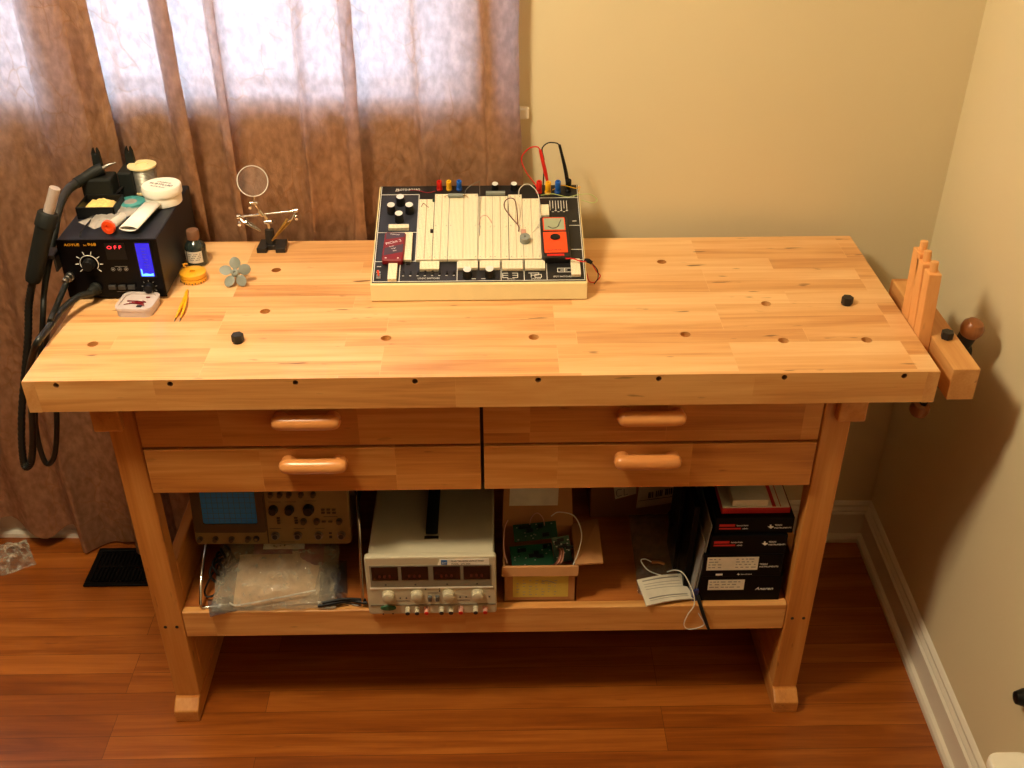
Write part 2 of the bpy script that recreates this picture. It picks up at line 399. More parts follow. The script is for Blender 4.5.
# ---------------------------------------------------------------- the setting
WM = Matrix.Translation((1.7159, .5730, 0)) @ Matrix.Rotation(-.0286, 4, 'Z')     # room corner frame: x right, y back
H2 = 2.6
struct('floor', MB(WM).box(-5.5, .12, -6.5, .12, -.05, 0), 'floor_oak')
struct('ceiling', MB(WM).box(-5.5, .12, -6.5, .12, H2, H2+.08), 'low_bounce_ceiling')
b = MB(WM)
for a in ((-5.5, -2.80, 0, H2), (-.955, 0, 0, H2), (-2.80, -.955, 0, 1.10), (-2.80, -.955, 2.08, H2)): b.box(a[0], a[1], 0, .12, a[2], a[3])
struct('wall_back', b, 'wall_paint')
struct('wall_right', MB(WM).box(0, .12, -6.5, .12, 0, H2), 'wall_paint')
struct('wall_left', MB(WM).box(-5.62, -5.5, -6.5, .12, 0, H2), 'low_bounce_wall')
struct('wall_front', MB(WM).box(-5.5, .12, -6.62, -6.5, 0, H2), 'low_bounce_wall')
def molding(M, x0, x1):
    prof = [(0, 0), (-.024, 0), (-.024, .012), (-.020, .019), (-.013, .022), (-.013, .078), (-.016, .080), (-.016, .086), (-.011, .090), (-.013, .096), (-.008, .104), (-.008, .110), (-.003, .116), (0, .118)]
    b = MB(M); a = [b.v((x0, y, z)) for y, z in prof]; c = [b.v((x1, y, z)) for y, z in prof]
    for i in range(len(prof)): j = (i+1) % len(prof); b.f([a[i], a[j], c[j], c[i]])
    b.f(a); b.f(c[::-1]); return b
struct('baseboard_back', molding(WM, -5.5, 0), 'trim_paint')
struct('baseboard_right', molding(WM @ Matrix.Rotation(-PI/2, 4, 'Z'), 0, 6.5), 'trim_paint')
# window: frame, sashes, glass
b = MB(WM)
for a in ((-2.80, -2.75, 1.10, 2.08), (-1.005, -.955, 1.10, 2.08), (-2.75, -1.005, 1.10, 1.15), (-2.75, -1.005, 2.03, 2.08), (-1.90, -1.855, 1.15, 2.03)): b.box(a[0], a[1], .045, .09, a[2], a[3])
b.box(-2.75, -1.005, .055, .08, 1.56, 1.60)
b.box(-2.75, -1.005, .022, .045, 1.121, 1.150)
wf = struct('window_1', b, 'trim_paint', bevel=.003)
gl = MB(WM).box(-2.75, -1.005, .064, .068, 1.15, 2.03).build('pane', 'window_glass', wf)
st = MB(WM).box(-2.86, -.862, -.012, .05, 1.096, 1.120).build('window_sill', 'trim_paint', wf, bevel=.004)
b = MB(WM)
for k in range(26):
    z = 1.17+k*.034
    b.hexa([(-2.74, .012, z), (-1.01, .012, z), (-1.01, .032, z+.010), (-2.74, .032, z+.010), (-2.74, .012, z+.001), (-1.01, .012, z+.001), (-1.01, .032, z+.011), (-2.74, .032, z+.011)])
struct('trim_1', b, 'trim_paint')['label'] = 'white horizontal blind slats behind the curtain'

# ---------------------------------------------------------------- curtain
def curtain():
    # cross-section control points (x, y offset); the cloth doubles back on itself in the deep folds
    cp = [(-.78, .02), (-.70, -.02), (-.60, .02), (-.52, -.02), (-.44, .018), (-.37, -.012), (-.31, .015), (-.275, .012), (-.245, -.018), (-.225, -.004), (-.19, .016), (-.155, .012),
          (-.122, .004), (-.108, -.024), (-.070, -.036), (-.020, -.030), (.012, -.034), (.032, -.022), (-.01, -.012), (-.070, -.008), (-.080, .006), (-.03, .014), (.01, .012), (.045, .006), (.060, .016), (.10, .020),
          (.140, .012), (.152, -.016), (.172, -.030), (.190, -.026), (.180, -.012), (.160, .0), (.168, .012), (.205, .018), (.240, .014), (.250, .0), (.256, -.024), (.272, -.026), (.270, -.004), (.286, .014), (.34, .020),
          (.395, .014), (.410, -.008), (.424, .004), (.455, .018), (.485, .010), (.492, -.022), (.514, -.026), (.506, -.006), (.520, .012), (.57, .018), (.615, .010),
          (.632, -.010), (.648, -.004), (.69, .012), (.735, .014), (.762, .006), (.768, -.022), (.795, -.024), (.825, -.012), (.842, .010)]
    P = catmull([(x, y, 0) for x, y in cp], 5)
    nz = 74; b = MB(); rows = []
    for j in range(nz+1):
        t = j/nz; row = []
        for i, p in enumerate(P):
            x = p.x; 
            hem = .006+.035*max(0, noise.noise(Vector((x*5, 0, 2))))
            if x < -.255: hem = .035+.055*min(1, abs(x+.338)/.10)
            z = hem+(2.2-hem)*t
            amp = (.75+.25*math.sin(z*1.3+x*2)) + 1.0*max(0, .7-z)
            yw = .5730+(1.7159-x)*.0286
            base = yw-.032-(.006 if x > -.02 else .014+.020*min(1, max(0, (.95-z)*2)))
            y = base+p.y*amp*(1 if z > 1.0 or x < -.02 else .8)
            # small creases in the cloth
            y += .0022*noise.noise(Vector((x*22, z*9, 1)))+.0012*noise.noise(Vector((x*60, z*30, 4)))
            x2 = x+.010*math.sin(z*2.1+x*9)*(1-t*.4)+.0015*noise.noise(Vector((x*30, z*20, 8)))
            if x > .80: x2 += .004*math.sin(z*9)
            y = min(y, yw-.004 if z < 1.05 or z > 1.17 else yw-.018)
            row.append(b.v((x2, y, z)))
        rows.append(row)
    for a, c in zip(rows, rows[1:]):
        for i in range(len(a)-1): b.f([a[i], a[i+1], c[i+1], c[i]], 0, True)
    return b
cb = curtain()
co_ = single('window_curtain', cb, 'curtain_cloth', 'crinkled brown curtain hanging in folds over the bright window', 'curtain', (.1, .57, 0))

# ---------------------------------------------------------------- workbench
D, H, TT = .5327, .8605, .061
wb = thing('workbench', 'long pale wooden workbench with four drawers, lower shelf and end vise', 'workbench', (0, 0, 0))
def plate(b, outer, holes, fn, depth, mi, hmi, n=14):
    """flat face through fn(u, v, w) with round holes sunk to `depth`"""
    es = []; vo = [b.v(fn(u, v, 0)) for u, v in outer]
    es += [b.bm.edges.new((vo[i], vo[(i+1) % len(vo)])) for i in range(len(vo))]
    for (u, v, r) in holes:
        a = [b.v(fn(u+r*math.cos(2*PI*k/n), v+r*math.sin(2*PI*k/n), 0)) for k in range(n)]
        c = [b.v(fn(u+r*math.cos(2*PI*k/n), v+r*math.sin(2*PI*k/n), -depth)) for k in range(n)]
        es += [b.bm.edges.new((a[i], a[(i+1) % n])) for i in range(n)]
        for i in range(n): b.f([a[i], a[(i+1) % n], c[(i+1) % n], c[i]], hmi)
        b.f(c, hmi)
    r = bmesh.ops.triangle_fill(b.bm, use_beauty=True, use_dissolve=False, edges=es)
    for g in r['geom']:
        if isinstance(g, bmesh.types.BMFace): g.material_index = mi
b = MB()
L_ = 1.524
HO = [(.08, .12), (.332, .122), (.59, .130), (.85, .128), (1.118, .132), (1.286, .107), (1.432, .106), (.36, .232), (.352, .40), (1.115, .42), (1.285, .242), (1.433, .237)]
plate(b, [(0, 0), (L_, 0), (L_, D), (0, D)], [(x, y, .0095) for x, y in HO], lambda u, v, w: (u, v, H+w), .016, 0, 4)
FO = [.055, .243, .45, .648, .853, 1.054, 1.264, 1.465]
plate(b, [(0, H-TT), (L_, H-TT), (L_, H), (0, H)], [(x, H-.008, .0048) for x in FO], lambda u, v, w: (u, -w, v), .02, 1, 3)
b.bm.faces.ensure_lookup_table()
for q, mi in (([(0, D, H-TT), (L_, D, H-TT), (L_, D, H), (0, D, H)], 1), ([(0, 0, H-TT), (L_, 0, H-TT), (L_, D, H-TT), (0, D, H-TT)], 0),
              ([(0, 0, H-TT), (0, D, H-TT), (0, D, H), (0, 0, H)], 2), ([(L_, 0, H-TT), (L_, D, H-TT), (L_, D, H), (L_, 0, H)], 2)):
    b.f([b.v(p) for p in q], mi)
bmesh.ops.remove_doubles(b.bm, verts=b.bm.verts, dist=1e-5)
b.build('tabletop', ['bench_top', 'bench_face', 'bench_edge', 'card_dark', 'bench_edge'], wb)
# breadboard ends: the narrow end grain strips seen on the front corners
b = MB(); b.box(-.0006, .020, -.0006, .010, H-TT-.0004, H-.0012); b.build('end_cap', 'bench_edge', wb)
b = MB(); b.box(L_-.020, L_+.0006, -.0006, .010, H-TT-.0004, H-.0012); b.build('end_cap', 'bench_edge', wb)
b = MB(); b.box(.1535, 1.3575, .058, .50, .5965, H-TT); b.box(.749, .763, .05, .058, .60, .79); b.build('drawer_case', 'panel_black', wb)
for i, (x0, x1, z0, z1, hx) in enumerate(((.158, .7535, .697, .790, .4545), (.158, .7535, .5945, .6905, .4575), (.7595, 1.353, .697, .790, 1.051), (.7595, 1.353, .5945, .6905, 1.0505))):
    dr = MB().box(x0, x1, .036, .060, z0, z1).build('drawer', 'drawer_face_'+'abcd'[i], wb, bevel=.0015)
    zc = .760 if i % 2 == 0 else .666
    for k in (0,):
        h = MB(); w2 = .060
        h.tube([(hx-w2, .019, zc), (hx-w2+.003, .019, zc), (hx-w2+.010, .018, zc), (hx-w2+.024, .017, zc), (hx, .0165, zc), (hx+w2-.024, .017, zc), (hx+w2-.010, .018, zc), (hx+w2-.003, .019, zc), (hx+w2, .019, zc)],
               [.003, .0090, .0130, .0140, .0138, .0140, .0130, .0090, .003], 18, sm=3)
        for q in (-1, 1): h.tube([(hx+q*(w2-.016), .020, zc-.001), (hx+q*(w2-.015), .037, zc-.002)], [.0110, .0135], 14, sm=1)
        h.build('handle', 'handle_wood', dr)
for s in (0, 1):
    X = (lambda x: x) if not s else (lambda x: 1.512-x)
    def bx(x0, x1, y0, y1, z0, z1, name, m='bench_rail', bev=.003):
        a, c = sorted((X(x0), X(x1))); return MB().box(a, c, y0, y1, z0, z1).build(name, m, wb, bevel=bev)
    bx(.1015, .153, .046, .084, .046, H-TT, 'leg', 'bench_post')
    bx(.1015, .153, .462, .50, .046, H-TT, 'leg', 'bench_post')
    a, c = sorted((X(.1015), X(.153)))
    p = [(a, .0166, 0), (c, .0166, 0), (c, .515, 0), (a, .515, 0), (a, .0166, .034), (c, .0166, .034), (c, .515, .046), (a, .515, .046)]
    m = MB(); m.prism([(.0166, 0), (.515, 0), (.515, .046), (.040, .046), (.0166, .030)], a, c)
    m.bm.transform(Matrix(((0, 0, 1, 0), (1, 0, 0, 0), (0, 1, 0, 0), (0, 0, 0, 1)))); m.build('foot', 'bench_rail', wb, bevel=.003)
    bx(.129, .1525, .084, .462, .046, .225, 'end_panel')
    bx(.083, .133, .030, .50, .735 if not s else .738, H-TT, 'top_rail')
    bx(.131, .1525, .084, .462, .265, .386, 'side_rail')
    for q in (.116, .139):
        c2 = X(q); MB().cyl((c2, .0452, .247), (c2, .05, .247), .0035, n=8).build('bolt', 'black_iron', wb)
MB().box(.1535, 1.3580, .048, .066, .2165, .2835).build('front_rail', 'bench_face', wb, bevel=.002)
MB().box(.1535, 1.3580, .478, .50, .2165, .2835).build('back_rail', 'bench_face', wb, bevel=.002)
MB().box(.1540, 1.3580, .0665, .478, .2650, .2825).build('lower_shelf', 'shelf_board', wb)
# end vise
j = MB(); j.box(1.549, 1.595, .006, .338, .799, .8605); j.build('vise_jaw', ['bench_edge'], wb, bevel=.002)
MB().cyl((1.45, .175, .79), (1.65, .175, .79), .011).cyl((1.598, .175, .79), (1.606, .175, .79), .024).cyl((1.614, .175, .795), (1.652, .175, .795), .016).build('vise_screw', 'black_iron', wb)
for y in (.09, .27): MB().cyl((1.44, y, .812), (1.60, y, .812), .008).build('guide_rod', 'black_iron', wb)
k0, k1 = Vector((1.640, .158, .852)), Vector((1.604, .206, .648)); dk = (k1-k0).normalized()
tb = MB().cyl(k0, k1, .0075).build('tommy_bar', 'black_iron', wb)
MB().lathe(k0+dk*.042, [(.012, 0), (.0155, .004), (.0155, .024), (.012, .028)], ax=-dk).build('collar', 'black_iron', tb)
MB().lathe(k0+dk*.018, [(.010, 0), (.017, .004), (.0205, .014), (.020, .024), (.014, .032), (.004, .0345), (0, .0345)], ax=-dk).build('knob', 'knob_wood', tb)
MB().lathe(k1-dk*.012, [(.010, 0), (.016, .004), (.019, .013), (.018, .023), (.012, .030), (0, .032)], ax=dk).build('knob', 'knob_wood', tb)
# loose bench dogs
for i, (x, y, lab) in enumerate(((.332, .124, 'black hex bench dog on the left half of the worktop'), (1.434, .238, 'black hex bench dog on the right half of the worktop'), (1.573, .108, 'black hex bench dog standing in the vise jaw'))):
    a = .5*i+.35; m = MB(); m.prism([(x+.0110*math.cos(a+k*PI/3), y+.0110*math.sin(a+k*PI/3)) for k in range(6)], H+.001, H+.0145)
    m.cyl((x, y, H-.03), (x, y, H+.001), .0075, n=12)
    single('bench_dog', m, 'black_iron', lab, 'bench dog', (x, y, H), 'black hex bench dogs', bevel=.001)
# three dowelled sticks clamped between bench and jaw
for i, (y0, y1, lab, zt, dy) in enumerate(((.114, .140, 'frontmost of three dowel-ended wooden sticks clamped in the vise', .975, .0145), (.142, .172, 'middle one of three dowel-ended wooden sticks clamped in the vise', .978, .020), (.174, .208, 'rearmost of three dowel-ended wooden sticks clamped in the vise', .986, .010))):
    x0, x1 = 1.5262, 1.5482; zb = .812
    sk = None; kk = dy/(zt-.86)
    def yy(y, z): return y+(z-.86)*kk
    sk = thing('dowelled_stick', lab, 'wooden stick', (x0, y0, zb), 'wooden sticks in the vise')
    MB().hexa([(x0, yy(y0, zb), zb), (x1, yy(y0, zb), zb), (x1, yy(y1, zb), zb), (x0, yy(y1, zb), zb), (x0, yy(y0, zt), zt), (x1, yy(y0, zt), zt), (x1, yy(y1, zt), zt), (x0, yy(y1, zt), zt)]).build('body', 'stick_wood', sk, bevel=.0015)
    cx, cy = (x0+x1)/2, yy((y0+y1)/2, zt)
    MB().cyl((cx, cy, zt-.001), (cx, cy+kk*.018, zt+.018), .0068).build('dowel', 'stick_wood', sk, bevel=.001)

# ---------------------------------------------------------------- floor and wall odds and ends
rg = thing('floor_register', 'black slotted metal floor vent below the curtain, beside the bench leg', 'floor vent', (-.09, .49, 0))
m = MB(); m.box(-.223, .085, .425, .438, .0, .006); m.box(-.223, .085, .548, .561, 0, .006); m.box(-.223, -.208, .438, .548, 0, .006); m.box(.070, .085, .438, .548, 0, .006); m.build('frame', 'register_black', rg, bevel=.002)
m = MB(); m.box(-.208, .070, .438, .548, .0004, .0012)
for k in range(28): m.box(-.203+k*.0098, -.198+k*.0098, .442, .489, .001, .005); m.box(-.203+k*.0098, -.198+k*.0098, .497, .544, .001, .005)
m.box(-.208, .07, .489, .497, .001, .005); m.build('grille', 'register_black', rg)
single('plastic_bag', pill(MB(), (-.475, .505, .0), (.85, .53, 0), (-.53, .85, 0), .095, .055, .032, .016, 30, 20, seed=3), 'bag_clear', 'crumpled clear plastic bag lying on the floor beneath the curtain', 'plastic bag', (-.50, .50, 0))
sb = thing('storage_box', 'white plastic box with rounded rim at the foot of the right wall', 'box', (1.66, -.45, 0))
m = MB()
def rrect(x0, x1, y0, y1, r, n=6):
    o = []
    for cx, cy, a in ((x1-r, y1-r, 0), (x0+r, y1-r, 90), (x0+r, y0+r, 180), (x1-r, y0+r, 270)):
        o += [(cx+r*math.cos(math.radians(a+90*k/n)), cy+r*math.sin(math.radians(a+90*k/n))) for k in range(n+1)]
    return o
m.prism(rrect(1.612, 1.672, -.595, -.338, .016), 0, .285); m.build('body', 'white_plastic', sb, bevel=.003)
MB().prism(rrect(1.602, 1.678, -.605, -.328, .02), .286, .307).build('lid', 'white_plastic', sb, bevel=.005)
op = thing('wall_plug', 'dark plug in the wall socket above the white plastic box', 'plug', (1.69, -.262, .355))
m = MB(); m.lathe((1.694, -.262, .362), [(.016, 0), (.016, .012), (.011, .026), (.004, .028)], ax=(-1, 0, 0)); m.build('body', 'black_plastic', op)
# ---------------------------------------------------------------- soldering station and what lies on it
SX0, SX1, SY, SZ0, SZ1 = -.012, .168, .283, .8665, .983
ss = thing('soldering_station', 'black soldering station with red OFF display and glowing blue gauge', 'soldering station', (.08, .41, H))
MB().box(SX0, SX1, SY+.003, .540, SZ0, SZ1).build('case', 'station_blue_black', ss, bevel=.003)
MB().box(SX0-.001, SX1+.001, SY, SY+.003, SZ0-.001, SZ1+.0005).build('front_panel', 'station_face', ss, bevel=.001)
for x in (SX0+.02, SX1-.02):
    for y in (.30, .52): MB().cyl((x, y, H), (x, y, SZ0), .008, n=12).build('foot', 'black_soft', ss)
F = SY-.0003
m = MB(); m.box(.074, .110, F-.001, F, .944, .977).build('display', 'black_plastic', ss)
MB().text('O F F', .0092, (.0775, F-.0014, .9655), depth=.0001, width=.026).build('display_digits', 'led_red', ss)
m = MB(); m.box(.1275, .1575, F-.0015, F, .907, .979); m.build('gauge_frame', 'black_plastic', ss)
m = MB(); m.box(.130, .155, F-.003, F-.001, .910, .9765); gg = m.build('gauge', 'led_blue', ss)
m = MB(); m.prism([(.1315, .911), (.1535, .911), (.1535, .9165), (.147, .915), (.140, .9165), (.1345, .915), (.1340, .924), (.1315, .926)], -F+.003, -F+.0035); m.bm.transform(Matrix(((1, 0, 0, 0), (0, 0, -1, 0), (0, 1, 0, 0), (0, 0, 0, 1)))); m.build('gauge_light', 'led_cyan', gg)
m = MB()
for k in range(9): m.box(.1395, .1395+(.006 if k % 2 else .009), F-.0034, F-.003, .922+k*.0055, .9225+k*.0055)
m.build('gauge_scale', 'navy', gg)
def knob(parent, c, r, h, ax, mat='black_plastic', cap=None, ptr=None):
    c = Vector(c); ax = Vector(ax).normalized()
    k = MB().lathe(c, [(r*1.08, 0), (r*1.08, h*.15), (r, h*.2), (r*.94, h*.92), (r*.86, h)], ax=ax).build('knob', mat, parent)
    if cap: MB().lathe(c+ax*h, [(r*.86, -.0003), (r*.86, .0004), (0, .0007)], ax=ax).build('cap', cap, k)
    return k
knob(ss, (.039, F, .936), .0105, .014, (0, -1, 0))
m = MB()
pts = [(.039+.0165*math.cos(math.radians(a)), F-.0004, .936+.0165*math.sin(math.radians(a))) for a in range(-40, 221, 13)]
m.tube(pts, .0006, 6)
for a in range(-40, 221, 37):
    c, s = math.cos(math.radians(a)), math.sin(math.radians(a)); m.tube([(.039+.019*c, F-.0003, .936+.019*s), (.039+.025*c, F-.0003, .936+.025*s)], .0007, 5, sm=1)
m.build('dial_marks', 'print_white', ss)
knob(ss, (.140, F, .8865), .009, .011, (0, -1, 0))
m = MB()
for a in range(-30, 211, 40):
    c, s = math.cos(math.radians(a)), math.sin(math.radians(a)); m.tube([(.140+.0115*c, F-.0003, .8865+.0115*s), (.140+.0145*c, F-.0003, .8865+.0145*s)], .0005, 5, sm=1)
m.build('dial_marks', 'print_grey', ss)
for x in (.0725, .0905, .108): MB().box(x-.0068, x+.0068, F-.006, F, .8845, .8925).build('button', 'button_grey', ss, bevel=.001)
for x in (.080, .092, .104):
    m = MB(); m.tube([(x+.0035*math.cos(a*PI/6), F-.0002, .924+.0035*math.sin(a*PI/6)) for a in range(13)], .0003, 5, sm=1); m.box(x-.0015, x+.0015, F-.0004, F, .923, .925); m.build('icon', 'print_grey', ss)
m = MB(); m.box(.084, .107, F-.0003, F, .9293, .9298); m.build('printed_line', 'print_grey', ss)
m = MB(); m.box(.078, .121, F-.0003, F, .8775, .878)
m.build('printed_line', 'print_grey', ss)
m = MB(); m.text('AOYUE', .0072, (.001, F-.0002, .9715), depth=.0001, width=.028, mi=0); m.text('Int', .005, (.036, F-.0002, .9715), depth=.0001); m.text('968', .0085, (.0435, F-.0002, .9715), depth=.0001, width=.015)
m.build('lettering', 'tape_orange', ss)
m = MB(); m.lathe((-.001, F, .911), [(.0085, 0), (.0085, .005), (.0070, .006), (.0070, .014), (.0055, .015), (.0055, .024), (.0040, .026)], ax=(-.12, -1, .05)); m.build('connector', 'steel', ss)
m = MB(); m.lathe((.042, F, .886), [(.012, 0), (.012, .004), (.0095, .006), (.008, .02), (.0065, .022)], ax=(-.3, -1, 0)); m.build('cable_gland', 'black_soft', ss)
# side bracket for the hot air gun
m = MB(); m.box(SX0-.036, SX0, .262, .300, .955, .962); m.box(SX0-.004, SX0, .262, .300, .93, .962); m.build('side_bracket', 'black_iron', ss, bevel=.001)
# hot air gun and hose
hg = thing('hot_air_gun', 'black hot air gun with steel nozzle and ribbed hose, hung left of the station', 'hot air gun', (-.07, .26, .9))
a, b_, c_ = Vector((-0.0570, 0.2500, 0.9180)), Vector((-0.0160, 0.2650, 1.0190)), Vector((-0.0070, 0.2700, 1.0400))
MB().tube([a, a.lerp(b_, .15), a.lerp(b_, .85), b_], [.0125, .0150, .0160, .0165], 20, sm=3).build('body', 'black_soft', hg)
MB().tube([b_, c_, c_+(c_-b_)*.15], [.0185, .0185, .016], 20, sm=1).build('collar', 'black_soft', hg)
MB().tube([c_, (0.0140, 0.2750, 1.0870)], [.0096, .0094], 18, sm=1).build('nozzle', 'gun_metal', hg)
P = catmull([a, (-0.0760, 0.2500, 0.8690), (-0.0880, 0.2400, 0.8110), (-0.1070, 0.2300, 0.7410), (-0.1310, 0.2200, 0.6560), (-0.1460, 0.2100, 0.5810), (-0.1500, 0.2050, 0.5330), (-0.1330, 0.2000, 0.5470), (-0.1140, 0.1950, 0.6030), (-0.0920, 0.1900, 0.6990), (-0.0800, 0.1850, 0.7580), (-0.0110, 0.1030, 0.8680), (-0.0010, 0.1370, 0.8800), (0.0050, 0.1910, 0.8860), (0.0210, 0.2410, 0.8890), (.040, .262, .886)], 14)
m = MB(); R = [.0063+.0011*(i % 2)*(1 if i < 110 else 0) for i in range(len(P))]
m.tube(P, R, 12, sm=1); m.build('hose', 'hose_black', hg)
# soldering iron in its stand
si = thing('soldering_iron', 'black soldering iron lying in its stand with thick cord curving down left', 'soldering iron', (.02, .45, 1.05))
MB().tube([(0.0330, 0.4620, 1.0500), (0.0170, 0.4550, 1.0450), (-0.0000, 0.4450, 1.0370), (-0.0110, 0.4300, 1.0330)], [.0115, .0112, .0100, .0105], 18).build('handle', 'black_soft', si)
MB().tube([(0.0330, 0.4620, 1.0500), (0.0420, 0.4680, 1.0540), (0.0570, 0.4700, 1.0580)], [.004, .0032, .0012], 10).build('tip', 'steel', si)
MB().tube([(-0.0110, 0.4300, 1.0330), (-0.0210, 0.4100, 1.0280), (-0.0270, 0.3800, 1.0160), (-0.0280, 0.3500, 1.0010), (-0.0330, 0.3300, 0.9720), (-0.0410, 0.3100, 0.9410), (-0.0480, 0.2900, 0.9100), (-0.0530, 0.2700, 0.8790), (-0.0550, 0.2500, 0.8480), (-0.0690, 0.2500, 0.7990), (-0.0910, 0.2500, 0.7280), (-0.1210, 0.2500, 0.6360), (-0.1330, 0.2500, 0.5640), (-0.1310, 0.2500, 0.5060), (-0.1110, 0.2500, 0.5210), (-0.0900, 0.2500, 0.5880), (-0.0770, 0.2500, 0.6590), (-0.0740, 0.2500, 0.7390), (-0.0570, 0.2400, 0.8000), (-0.0010, 0.1560, 0.8850), (-0.0040, 0.2060, 0.8920), (-.0035, .262, .906)],
          [.0090, .0086, .0080, .0078, .0075, .0070, .0064]+[.0054]*15, 12).build('cord', 'hose_black', si)
st = thing('iron_stand', 'black iron stand with two forks and sponge tray on the station', 'iron stand', (.03, .43, SZ1))
m = MB(); m.box(-.008, .050, .440, .485, SZ1, 1.036); m.box(.050, .078, .478, .532, SZ1, 1.034); m.build('holder', 'black_soft', st, bevel=.004)
for x, yf, dz in ((.022, .466, 0), (.0665, .520, -.017)):
    m = MB(); m.prism([(x-.010, 1.015), (x+.010, 1.015), (x+.0072, 1.078+dz), (x+.0035, 1.088+dz), (x+.0015, 1.076+dz), (x-.0015, 1.076+dz), (x-.0035, 1.088+dz), (x-.0072, 1.078+dz)], yf, yf+.010)
    m.bm.transform(Matrix(((1, 0, 0, 0), (0, 0, 1, 0), (0, 1, 0, 0), (0, 0, 0, 1)))); m.build('fork', 'black_soft', st, bevel=.0008)
m = MB(); tx0, tx1, ty0, ty1 = -.002, .070, .376, .440
m.box(tx0, tx1, ty0, ty1, SZ1, SZ1+.003); m.box(tx0, tx1, ty0, ty0+.003, SZ1, 1.006); m.box(tx0, tx1, ty1-.003, ty1, SZ1, 1.006); m.box(tx0, tx0+.003, ty0, ty1, SZ1, 1.006); m.box(tx1-.003, tx1, ty0, ty1, SZ1, 1.006)
m.build('tray', 'black_plastic', st, bevel=.0008)
sg = MB()
pill(sg, ((tx0+tx1)/2, (ty0+ty1)/2, SZ1+.0035), (1, 0, 0), (0, 1, 0), .0330, .0290, .018, .003, 14, 12, seed=5); sg.build('sponge', 'sponge', st)
# solder spool
cx, cy, cz = (0.0910, 0.5120, 1.0380)
sp = thing('solder_spool', 'spool of silvery solder wire with cream flange, behind the white jar', 'solder spool', (cx, cy, SZ1))
MB().lathe((cx, cy, SZ1), [(.026, 0), (.0275, .001), (.0275, .004), (.020, .0045)]).build('flange', 'cream', sp)
MB().lathe((cx, cy, cz-.004), [(.020, 0), (.0278, .0005), (.0278, .0035), (.012, .0042), (.0115, .002), (.006, .001), (0, .001)]).build('flange', 'cream', sp)
n_ = 16; hh = (cz-.004-SZ1-.0045)
m = MB(); prof = []
for k in range(n_): prof += [(.0235, .0045+hh*k/n_), (.0250, .0045+hh*(k+.5)/n_)]
m.lathe((cx, cy, SZ1), prof+[(.0235, .0045+hh)]); m.build('wire', 'solder', sp)
# white jar
JX, JY, JZ = (0.1410, 0.4530, 1.0200)
jr = thing('flux_jar', 'squat white plastic jar with printed lid on top of the station', 'jar', (JX, JY, SZ1))
MB().lathe((JX, JY, SZ1), [(.0325, 0), (.0345, .002), (.0350, .022), (.034, .024)], 40).build('body', 'white_plastic', jr)
ld = MB().lathe((JX, JY, SZ1+.021), [(.0372, 0), (.0376, .001), (.0376, .014), (.036, .0162), (.034, .0158), (0, .0160)], 40).build('lid', 'white_plastic', jr)
m = MB(); c_, s_ = math.cos(-.35), math.sin(-.35); ux = (c_, s_, 0); uy = (-s_, c_, 0)
for k, (t, w_, dv) in enumerate((('RUBYFLUID', .050, -.002), ('SOLDERING', .030, .010), ('PASTE FLUX', .032, -.012))): m.text(t, .0105 if k == 0 else .0060, Vector((JX, JY, SZ1+.0372))+Vector(uy)*(dv-.002)-Vector(ux)*(w_/2), ux, uy, .0001, width=w_)
m.build('print', 'ink', ld)
# braid disc
TX, TY, _t = (0.0890, 0.4370, 0.9950)
td = thing('desoldering_braid', 'teal disc of desoldering braid lying in front of the white jar', 'braid spool', (TX-.006, TY, SZ1))
MB().lathe((TX-.006, TY, SZ1), [(.0245, 0), (.026, .001), (.026, .0095), (.0245, .0105), (.007, .0107), (.0065, .009), (0, .009)], 32).build('body', 'teal', td)
MB().lathe((TX-.006, TY-.004, SZ1+.0106), [(.0125, 0), (.012, .0005), (0, .0006)], 24).build('sticker', 'print_grey', td)
# clear bag, syringe, white roll, hooked tool
c0 = Vector((0.0610, 0.3870, 0.9840))
single('clear_sleeve', pill(MB(), c0, (.62, .78, 0), (-.78, .62, 0), .058, .026, .007, .003, 22, 12, seed=9), 'sleeve', 'clear plastic sleeve lying on the station under the syringe', 'plastic sleeve', c0)
a, b_ = Vector((0.0810, 0.3100, 0.9980)), Vector((0.1020, 0.4050, 0.9980))
sy = thing('syringe', 'clear syringe with orange end cap on top of the station', 'syringe', a)
d_ = (b_-a).normalized()
MB().lathe(a, [(.0075, 0), (.0085, .002), (.0085, .045), (.004, .052), (.0015, .056)], 20, ax=d_).build('barrel', 'syringe_plastic', sy)
MB().lathe(a-d_*.004, [(.004, -.002), (.005, -.004), (.0125, -.004), (.0130, -.002), (.0130, .002), (.011, .004), (.0085, .006)], 28, ax=d_).build('cap', 'orange_red', sy)
a, b_ = Vector((0.1150, 0.3100, 0.9940)), Vector((0.1280, 0.4190, 0.9940))
d_ = (b_-a).normalized(); sd = d_.cross(Vector((0, 0, 1))); m = MB()
for r_ in (1,):
    P = []
    for k in range(25): q = k/24*2*PI*1.15; rr = 1-.12*k/24; P.append((math.cos(q)*.0185*rr, math.sin(q)*.0058*rr))
    r0 = [m.v(a+sd*x+Vector((0, 0, z))-d_*.004) for x, z in P]; r1 = [m.v(b_+sd*x*.95+Vector((0, 0, z))) for x, z in P]
    for k in range(24): m.f([r0[k], r0[k+1], r1[k+1], r1[k]], 0, True)
o = single('paper_roll', m, 'white_paper', 'flattened roll of white paper between the syringe and the jar', 'paper roll', a); q_ = o.modifiers.new('Thickness', 'SOLIDIFY'); q_.thickness = .0012
